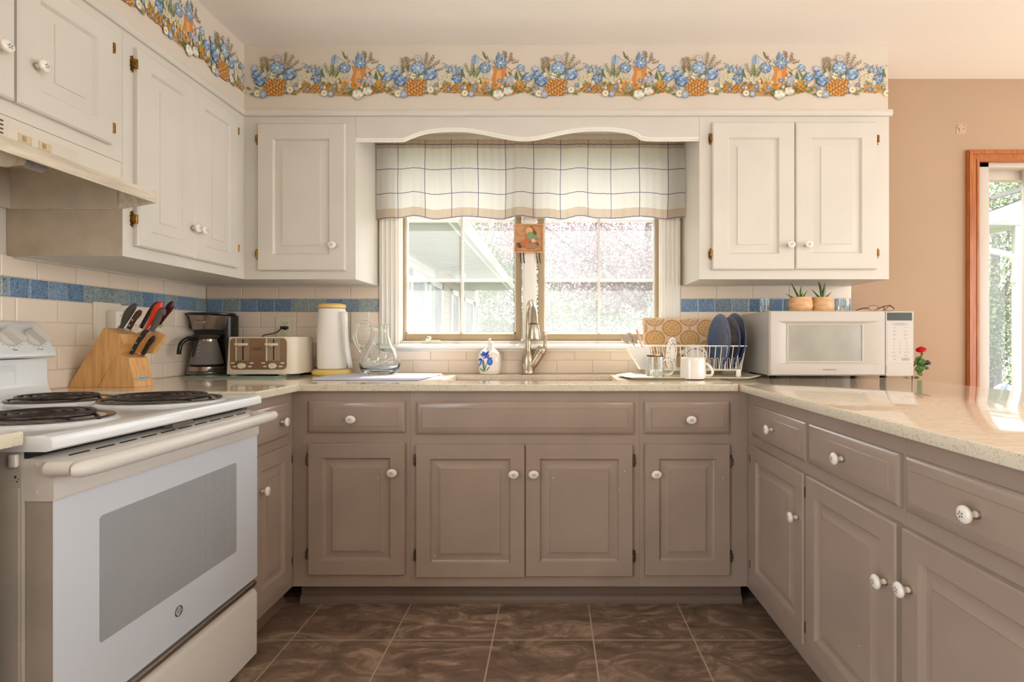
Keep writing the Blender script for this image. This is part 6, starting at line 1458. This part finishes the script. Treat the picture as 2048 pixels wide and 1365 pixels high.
m = M(); m.tube([(gx(1385), De, ZM + .017), (gx(1410), De - .003, ZM + .022), (gx(1435), De, ZM + .017)], .0012, 6); m.build('bridge', br, eg)
m = M(); m.tube(spline([(gx(1290), De, ZM + .016), (gx(1265), De + .02, ZM + .018), (gx(1275), De + .08, ZM + .012), (gx(1300), De + .12, ZM + .003)], 4), .0022, 8); m.build('temple', br, eg)
m = M(); m.tube(spline([(gx(1528), De, ZM + .014), (gx(1500), De + .02, ZM + .03), (gx(1480), De + .07, ZM + .022), (gx(1450), De + .11, ZM + .004)], 4), .0022, 8); m.tube([(gx(1440), De + .01, ZM + .006), (gx(1518), De + .02, ZM + .033)], .0024, 8); m.build('temple', br, eg)

# rose beside the microwave
Dr = 2.60
def rx_(c): return X(1765 + c / 8.53, Dr)
def rz_(c): return Z(610 + c / 8.53, Dr)
vx = X(1827, Dr); vz = M(); vz.lathe([(.06, 0), (.075, .01), (.085, .25), (.06, .55), (.030, .78), (.026, .86), (.030, .88), (.026, .88), (.022, .86), (.026, .78), (.055, .55), (.078, .25), (.05, .02), (.0001, .02)], (vx, Dr + .005, 0), 1, .85, 32, cap1=False)
tag(vz.build('floor_vase', mat('vase_grey', (150, 150, 148), .3), smooth=60), 'tall floor vase behind the peninsula holding the red rose', 'vase')
rs = thing('red_rose', 'single red rose with dark stem and green leaves just right of the microwave', 'rose', (rx_(560), Dr, .80))
m = M(); C0 = Vector((rx_(660), Dr, rz_(765)))
rr = random.Random(5)
for k in range(26):
    q = k / 26; a = k * 137.5; el = 1.25 - 1.5 * q; rad = .004 + .016 * q
    dirv = Vector((math.cos(R(a)) * math.cos(el), math.sin(R(a)) * math.cos(el) * .85, math.sin(el))); c_ = C0 + dirv * rad
    t1 = dirv.cross(UZ).normalized(); t2 = dirv.cross(t1)
    n_ = (dirv + t2 * -.5).normalized(); s1 = .0105 + .006 * q
    vs = [c_]; 
    for j in range(9): b = 2 * math.pi * j / 9; vs.append(c_ + t1 * s1 * math.cos(b) + t2 * s1 * .8 * math.sin(b) + dirv * (.004 * math.cos(2 * b) - .004 + rr.uniform(-.001, .001)))
    m.raw(vs, [(0, 1 + j, 1 + (j + 1) % 9) for j in range(9)])
m.ball(C0, .016, .014, .016); m.build('bloom', REDF, rs, smooth=70)
m = M(); P = spline([(rx_(675), Dr, rz_(845)), (rx_(640), Dr + .002, rz_(905)), (rx_(585), Dr + .005, rz_(975)), (rx_(540), Dr + .01, rz_(1090)), (rx_(530), Dr + .01, rz_(1300)), (rx_(530), Dr + .005, .60)], 5)
m.tube(P, .0028, 8); m.build('stem', mat('rose_stem', (112, 48, 34), .5), rs, smooth=60)
m = M(); m.ball((rx_(675), Dr, rz_(838)), .006, .005, .005); m.build('calyx', mat('calyx_green', (76, 96, 40), .5), rs)
def rleaf(a, b, ang, L_, w_, mt, dy=0):
    ca, sa = math.cos(R(ang)), math.sin(R(ang)); O = Vector((rx_(a), Dr + dy, rz_(b))); vs = []; 
    for t_, s_ in ((0, 0), (.2, .6), (.45, 1), (.75, .62), (1, 0)):
        for q in ((-1, 0, 1) if s_ else (0,)): vs.append(O + Vector((L_ * t_ * ca - q * w_ * s_ * sa, -.004 * abs(q) + dy * .0 - .006 * t_, L_ * t_ * sa + q * w_ * s_ * ca)))
    m = M(); m.raw(vs, [(0, 1, 2), (0, 2, 3), (1, 4, 5, 2), (2, 5, 6, 3), (4, 7, 8, 5), (5, 8, 9, 6), (7, 10, 8), (8, 10, 9)]); o = m.build('leaf', mt, rs, smooth=80); sf = o.modifiers.new('s', 'SOLIDIFY'); sf.thickness = .0006
LD = mat('rose_leaf', (82, 126, 40), .45, noise=(80, .5), tint=(40, 60, 24)); LK = mat('withered_leaf', (34, 36, 38), .5)
rleaf(545, 985, 42, .046, .017, LD); rleaf(575, 985, 12, .042, .018, LD, -.006); rleaf(670, 970, -14, .038, .013, LK, -.008); rleaf(540, 1110, 18, .055, .022, LD); rleaf(600, 1090, 62, .042, .016, LD, .006)
rleaf(680, 1070, -8, .028, .009, LD, -.003); rleaf(575, 1120, -48, .038, .012, LD); rleaf(552, 1030, 85, .030, .012, LD); rleaf(610, 1030, 20, .040, .015, LD, -.003)
rleaf(460, 1255, 182, .045, .010, LD, .0); rleaf(520, 1240, 0, .03, .008, LD, 0)

# ---------------------------------------------------------------- sliding door to the deck
dr_ = bpy.data.objects.new('door_1', None); COL.objects.link(dr_); dr_.location = ((DX0 + DX1) / 2, DW, 0); dr_['kind'] = 'structure'; dr_['label'] = 'white sliding glass door with orange-brown stained wood casing'
m = M(); x_a, x_b = X(1937, 2.695), X(1959.5, 2.695); zt2 = Z(299, 2.695); zt1_ = Z(323, 2.695)
m.prism([(x_a, 0), (x_b, 0), (x_b, zt1_), (DX1 + .06, zt1_), (DX1 + .06, zt2), (x_a, zt2)], (Vector((0, DW, 0)), UX, UZ, -UY), 0, .016)
m.prism([(x_a + .006, 0), (x_a + .022, 0), (x_a + .022, zt2 - .022), (DX1 + .06, zt2 - .022), (DX1 + .06, zt2 - .006), (x_a + .006, zt2 - .006)], (Vector((0, DW - .016, 0)), UX, UZ, -UY), 0, .006)
m.prism([(x_b - .012, 0), (x_b - .002, 0), (x_b - .002, zt1_ + .002), (DX1 + .06, zt1_ + .002), (DX1 + .06, zt1_ + .012), (x_b - .012, zt1_ + .012)], (Vector((0, DW - .016, 0)), UX, UZ, -UY), 0, .003)
m.build('casing', DOORW, dr_)
m = M(); m.box(DX0, X(1971, 2.74), DW + .002, DW + .12, 0, DZ1, .003); m.box(DX0, DX1, DW + .002, DW + .12, Z(338, 2.74), DZ1, .003); m.box(X(1971, 2.78), DX1, DW + .06, DW + .11, Z(362, 2.79), Z(341, 2.79), .003)
m.box(DX0, DX1, DW + .002, DW + .12, 0, .05, .003); m.box(X(1971, 2.78), X(1974, 2.78), DW + .05, DW + .11, .05, Z(362, 2.79))
m.box(X(2044, 2.76), X(2044, 2.76) + .07, DW + .02, DW + .05, .05, Z(340, 2.76), .003)
m.build('frame', mat('door_frame_paint', (200, 190, 178), .4), dr_)
m = M(); y_ = DW + .085; m.raw([(X(1973, 2.78), y_, .05), (DX1, y_, .05), (DX1, y_, Z(362, 2.79)), (X(1973, 2.78), y_, Z(362, 2.79))], [(0, 1, 2, 3)]); m.build('pane', pane_mat('window_glass', .02), dr_, recalc=False)

# ---------------------------------------------------------------- outdoors
YO = DW + .16
m = M(); m.box(-14, 20, YO, 40, -.4, -.3); o = struct('floor_lawn', m, mat('lawn', (90, 104, 66), .9, noise=(3, .3)), loc=(0, YO, -.4))
# house wing seen through the left sash
SID = mat('tan_siding', (150, 134, 112), .7); WHT = mat('outdoor_white', (178, 178, 174), .6)  # outdoor white darkened in colour to keep it from blowing out
hw = thing('house_wing', 'tan sided wing of the house with white windows, running away outside the left sash', 'house', (-2.3, 8, -.3))
Xw, Xe, zs, ye0, ye1 = -2.0, -1.12, 2.34, YO + .02, 13.6
m = M(); m.box(Xw - .3, Xw, ye0, 14.1, -.3, zs)
for k in range(26): z_ = -.3 + k * .104; m.prism([(0, 0), (.012, 0), (0, .1)], (Vector((Xw, ye0, z_)), UX, UZ, UY), 0, 14.1 - ye0)
m.build('wall', SID, hw)
m = M(); m.box(Xw - .3, Xe, ye0, ye1, zs, zs + .03)
for k in range(70): y_ = ye0 + .15 * k; m.box(Xw, Xe - .02, y_, y_ + .010, zs - .005, zs)
m.build('soffit', WHT, hw)
m = M(); m.box(Xe, Xe + .02, ye0, ye1, zs - .02, zs + .16); m.prism([(0, 0), (.06, 0), (.10, .05), (.12, .12), (.11, .12), (.05, .02), (.0, .02)], (Vector((Xe + .02, ye0, zs + .02)), UX, UZ, UY), 0, ye1 - ye0); m.build('gutter', WHT, hw)
m = M(); m.prism([(Xe + .12, zs + .15), (Xw - 1.6, zs + 1.3), (Xw - 1.6, zs + .1), (Xe, zs + .05)], (Vector((0, ye0, 0)), UX, UZ, UY), 0, ye1 - ye0); m.build('roof', mat('grey_shingle', (104, 100, 98), .9), hw)
pd = lambda px: 2100.0 / (CX - px)
for a, b, zb__, zt__ in ((815, 848, .1, 2.06), (853, 882, .1, 2.06), (899, 915, .5, 2.06), (925, 944, .3, 2.02), (947, 954, .3, 2.02)):
    y0_, y1_ = pd(a), pd(b)
    m = M(); m.box(Xw + .012, Xw + .05, y0_, y1_, zb__, zb__ + .08); m.box(Xw + .012, Xw + .05, y0_, y1_, zt__ - .10, zt__); m.box(Xw + .012, Xw + .05, y0_, y0_ + .12, zb__, zt__); m.box(Xw + .012, Xw + .05, y1_ - .12, y1_, zb__, zt__)
    wf = m.build('window', WHT, hw)
    m = M(); m.box(Xw + .012, Xw + .022, y0_ + .1, y1_ - .1, zb__ + .06, zt__ - .08); m.build('pane', mat('dark_pane', (96, 102, 110), .15), wf)
m = M(); m.ball((Xw + .35, 9.2, zs - .16), .13); m.tube([(Xw + .02, 9.2, zs - .08), (Xw + .2, 9.2, zs - .06), (Xw + .35, 9.2, zs - .02)], .03, 8); m.build('porch_lamp', WHT, hw)

# blossoming and green trees
def leafcloud(name, parent, blobs, n, size, cols, seed):
    r = random.Random(seed); verts, faces, fc = [], [], []
    tot = sum(b[3] ** 2 * b[4] for b in blobs)
    for (cx_, cy_, cz_, rx2, wgt, rz2) in blobs:
        cnt = int(n * rx2 ** 2 * wgt / tot)
        for _ in range(cnt):
            while True:
                x_, y_, z_ = r.uniform(-1, 1), r.uniform(-1, 1), r.uniform(-1, 1)
                if x_ * x_ + y_ * y_ + z_ * z_ < 1: break
            p = Vector((cx_ + x_ * rx2, cy_ + y_ * rx2 * .7, cz_ + z_ * rz2)); a = Vector((r.gauss(0, 1), r.gauss(0, 1), r.gauss(0, 1))).normalized(); b = a.cross(Vector((r.gauss(0, 1), r.gauss(0, 1), r.gauss(0, 1)))).normalized(); s_ = size * r.uniform(.5, 1.4)
            k = len(verts); verts += [p + a * s_, p + b * s_ * .7, p - a * s_, p - b * s_ * .7]; faces.append((k, k + 1, k + 2, k + 3)); fc.append(rgb(*cols[r.randrange(len(cols))]))
    off = parent.location; me = bpy.data.meshes.new(name); me.from_pydata([tuple(v - off) for v in verts], [], faces)
    at = me.color_attributes.new('Col', 'FLOAT_COLOR', 'CORNER'); buf = []
    for c in fc: buf += list(c) * 4
    at.data.foreach_set('color', buf); me.materials.append(mat('foliage', rough=.7, attr=True, transl=.45))
    o = bpy.data.objects.new(name, me); COL.objects.link(o); o.parent = parent; o['kind'] = 'stuff'; return o
def tree(label, x_, y_, h_, trunk_r, blobs, n, size, cols, seed, name='tree', branches=7):
    t = thing(name, label, 'tree', (x_, y_, -.3)); r = random.Random(seed)
    m = M(); m.tube(spline([(x_, y_, -.3), (x_ + r.uniform(-.1, .1), y_, h_ * .35), (x_ + r.uniform(-.2, .2), y_, h_ * .8)], 5), [trunk_r * (1 - .06 * i) for i in range(11)], 8); m.build('trunk', mat('bark', (120, 106, 98), .9, noise=(12, .3)), t)
    for k in range(branches):
        b = blobs[k % len(blobs)]; z0_ = h_ * r.uniform(.2, .6); m = M()
        m.tube(spline([(x_, y_, z0_), ((x_ + b[0]) / 2 + r.uniform(-.3, .3), y_ - .2, (z0_ + b[2]) / 2 + r.uniform(-.2, .3)), (b[0] + r.uniform(-.8, .8), b[1] - .3, b[2] + r.uniform(-.5, .6))], 5), [trunk_r * .35 * (1 - .07 * i) for i in range(11)], 6); m.build('branch', MATS['bark'], t)
    leafcloud('foliage', t, blobs, n, size, cols, seed); return t
PK = [(168, 137, 144), (177, 153, 156), (154, 122, 132), (129, 108, 113), (103, 92, 89), (184, 168, 166)]
GN = [(99, 115, 70), (120, 130, 94), (79, 94, 56), (141, 146, 120), (108, 118, 86)]
WH = [(163, 165, 159), (129, 135, 122), (110, 118, 104), (177, 177, 173), (103, 106, 106)]
tree('tall pink blossoming tree filling the upper right sash', 1.6, 9.0, 4.2, .12, [(0.2, 9, 3.0, 1.2, 1, 1.1), (1.5, 9.2, 3.2, 1.3, 1, 1.2), (2.8, 9.0, 3.0, 1.2, 1, 1.2), (.9, 8.6, 2.2, 1.0, 1, .7), (2.3, 8.6, 2.2, 1.0, 1, .7), (-.5, 9.4, 3.3, .9, .8, .9)], 46000, .023, PK, 21, branches=10)
tree('young green tree at the right edge of the left sash', -1.1, 16.6, 4.2, .09, [(-1.1, 16.6, 2.6, 1.5, 1, 1.9), (-.4, 16.8, 1.0, 1.2, 1, 1.1), (-1.8, 17, 4.0, 1.5, 1, 1.3), (-1.9, 16.6, .8, 1.1, 1, .9)], 36000, .036, GN, 22)
tree('white flowering shrub low in the right sash', 1.6, 7.6, 1.6, .05, [(.4, 7.8, .7, .9, 1, .8), (1.5, 7.6, .7, 1.0, 1, .85), (2.6, 7.8, .8, 1.0, 1, .85), (-.1, 8.0, .5, .6, 1, .7)], 42000, .019, WH, 23, name='flowering_shrub')
for k, (x_, y_, s_, lab) in enumerate(((-5.5, 25, 3.4, 'distant green tree beyond the end of the house wing'), (3.2, 25, 3.6, 'distant green tree behind the blossoming tree'), (11.6, 27, 3.6, 'distant green tree behind the right sash'), (10.6, 12.6, 2.1, 'tall green tree seen through the sliding door'), (18.5, 19, 2.6, 'farther green tree seen through the right part of the sliding door'))):
    tree(lab, x_, y_, 5, .16, [(x_, y_, 2.4, s_, 1, 2.6), (x_ + 1, y_, 4.4, s_ * .8, 1, 1.6), (x_ - 1.2, y_, 1.2, s_ * .7, 1, 1.5)], 12000 if k < 3 else 34000, .10 if k < 3 else .034, GN if k else GN + WH, 30 + k, branches=5)
# deck porch seen through the sliding door
pc = thing('porch', 'white porch roof corner with post and downspout outside the sliding door', 'porch', (X(2030, 6), 6, -.3))
Dq = 6.0; qx = lambda px: X(px, Dq); qz = lambda py: Z(py, Dq)
m = M(); m.prism([(qx(1974), qz(427)), (qx(2110), qz(375)), (qx(2110), qz(410)), (qx(1974), qz(450))][::-1], (Vector((0, Dq, 0)), UX, UZ, UY), 0, .25); m.prism([(qx(1960), qz(440)), (qx(2110), qz(405)), (qx(2110), qz(440)), (qx(1960), qz(440))][:3], (Vector((0, Dq + .26, 0)), UX, UZ, UY), 0, 1.5); m.build('eave', WHT, pc)
m = M(); m.prism([(qx(1972), qz(396)), (qx(2110), qz(352)), (qx(2110), qz(362)), (qx(1976), qz(402))][::-1], (Vector((0, Dq - .05, 0)), UX, UZ, UY), 0, 1.6); m.build('roof_edge', MATS['grey_shingle'], pc)
m = M(); m.box(X(2022, 6.36), X(2044, 6.36), Dq + .3, Dq + .36, -.3, qz(425), .01); m.build('post', WHT, pc)
m = M(); m.tube(spline([(qx(1976), Dq + .1, qz(428)), (qx(1979), Dq + .1, qz(450)), (qx(1986), Dq + .15, qz(466)), (qx(2010), Dq + .3, qz(488)), (X(2026, 6.28), Dq + .28, qz(508)), (X(2028, 6.28), Dq + .28, qz(560))], 5), .035, 8); m.build('downspout', mat('downspout_tan', (206, 196, 172), .5), pc)
wx_ = X(2046, 6.6); m = M(); m.box(wx_, wx_ + 1.5, Dq + .6, Dq + .7, -.3, qz(425)); 
for k in range(24): z_ = -.3 + k * .12; m.prism([(0, 0), (.02, 0), (0, .11)], (Vector((wx_, Dq + .6, z_)), -UY, UZ, UX), 0, 1.49)
m.build('side_wall', WHT, pc)

rb2 = random.Random(9); m = M(); m.ball((X(2018, 9.5), 9.5, .02), .34, .3, .26, 12, 8)
for v_ in m.bm.verts: v_.co += Vector((rb2.uniform(-.04, .04), rb2.uniform(-.04, .04), rb2.uniform(-.04, .04)))
o = m.build('garden_rock', mat('rock_blue_grey', (110, 120, 134), .9, noise=(8, .4)), smooth=None, loc=(X(2018, 9.5), 9.5, -.3)); tag(o, 'pale blue-grey rock on the grass outside the sliding door', 'rock')

# shared group phrases for the repeats
GROUPS = {'knife': None, 'base_cabinet': 'taupe base cabinets', 'peninsula_cabinet': 'taupe base cabinets', 'wall_cabinet': 'cream wall cabinets', 'tree': 'trees and shrubs outside', 'drinking_glass': 'drinking glasses on the microwave',
          'plant_pot': 'succulent pots on the microwave', 'succulent': 'succulents on the microwave', 'spoon': 'cutlery in the utensil cup', 'fork': 'cutlery in the utensil cup', 'butter_knife': 'cutlery in the utensil cup', 'peeling_knife': 'cutlery in the utensil cup',
          'wall_socket': 'wall sockets', 'countertop': 'stone countertops', 'flowering_shrub': 'trees and shrubs outside'}
for o in scene.objects:
    if o.parent is None and 'label' in o and 'category' in o and 'group' not in o:
        k = o.name.split('.')[0]
        if k == 'knife': o['group'] = 'knives in the knife block'
        elif GROUPS.get(k): o['group'] = GROUPS[k]
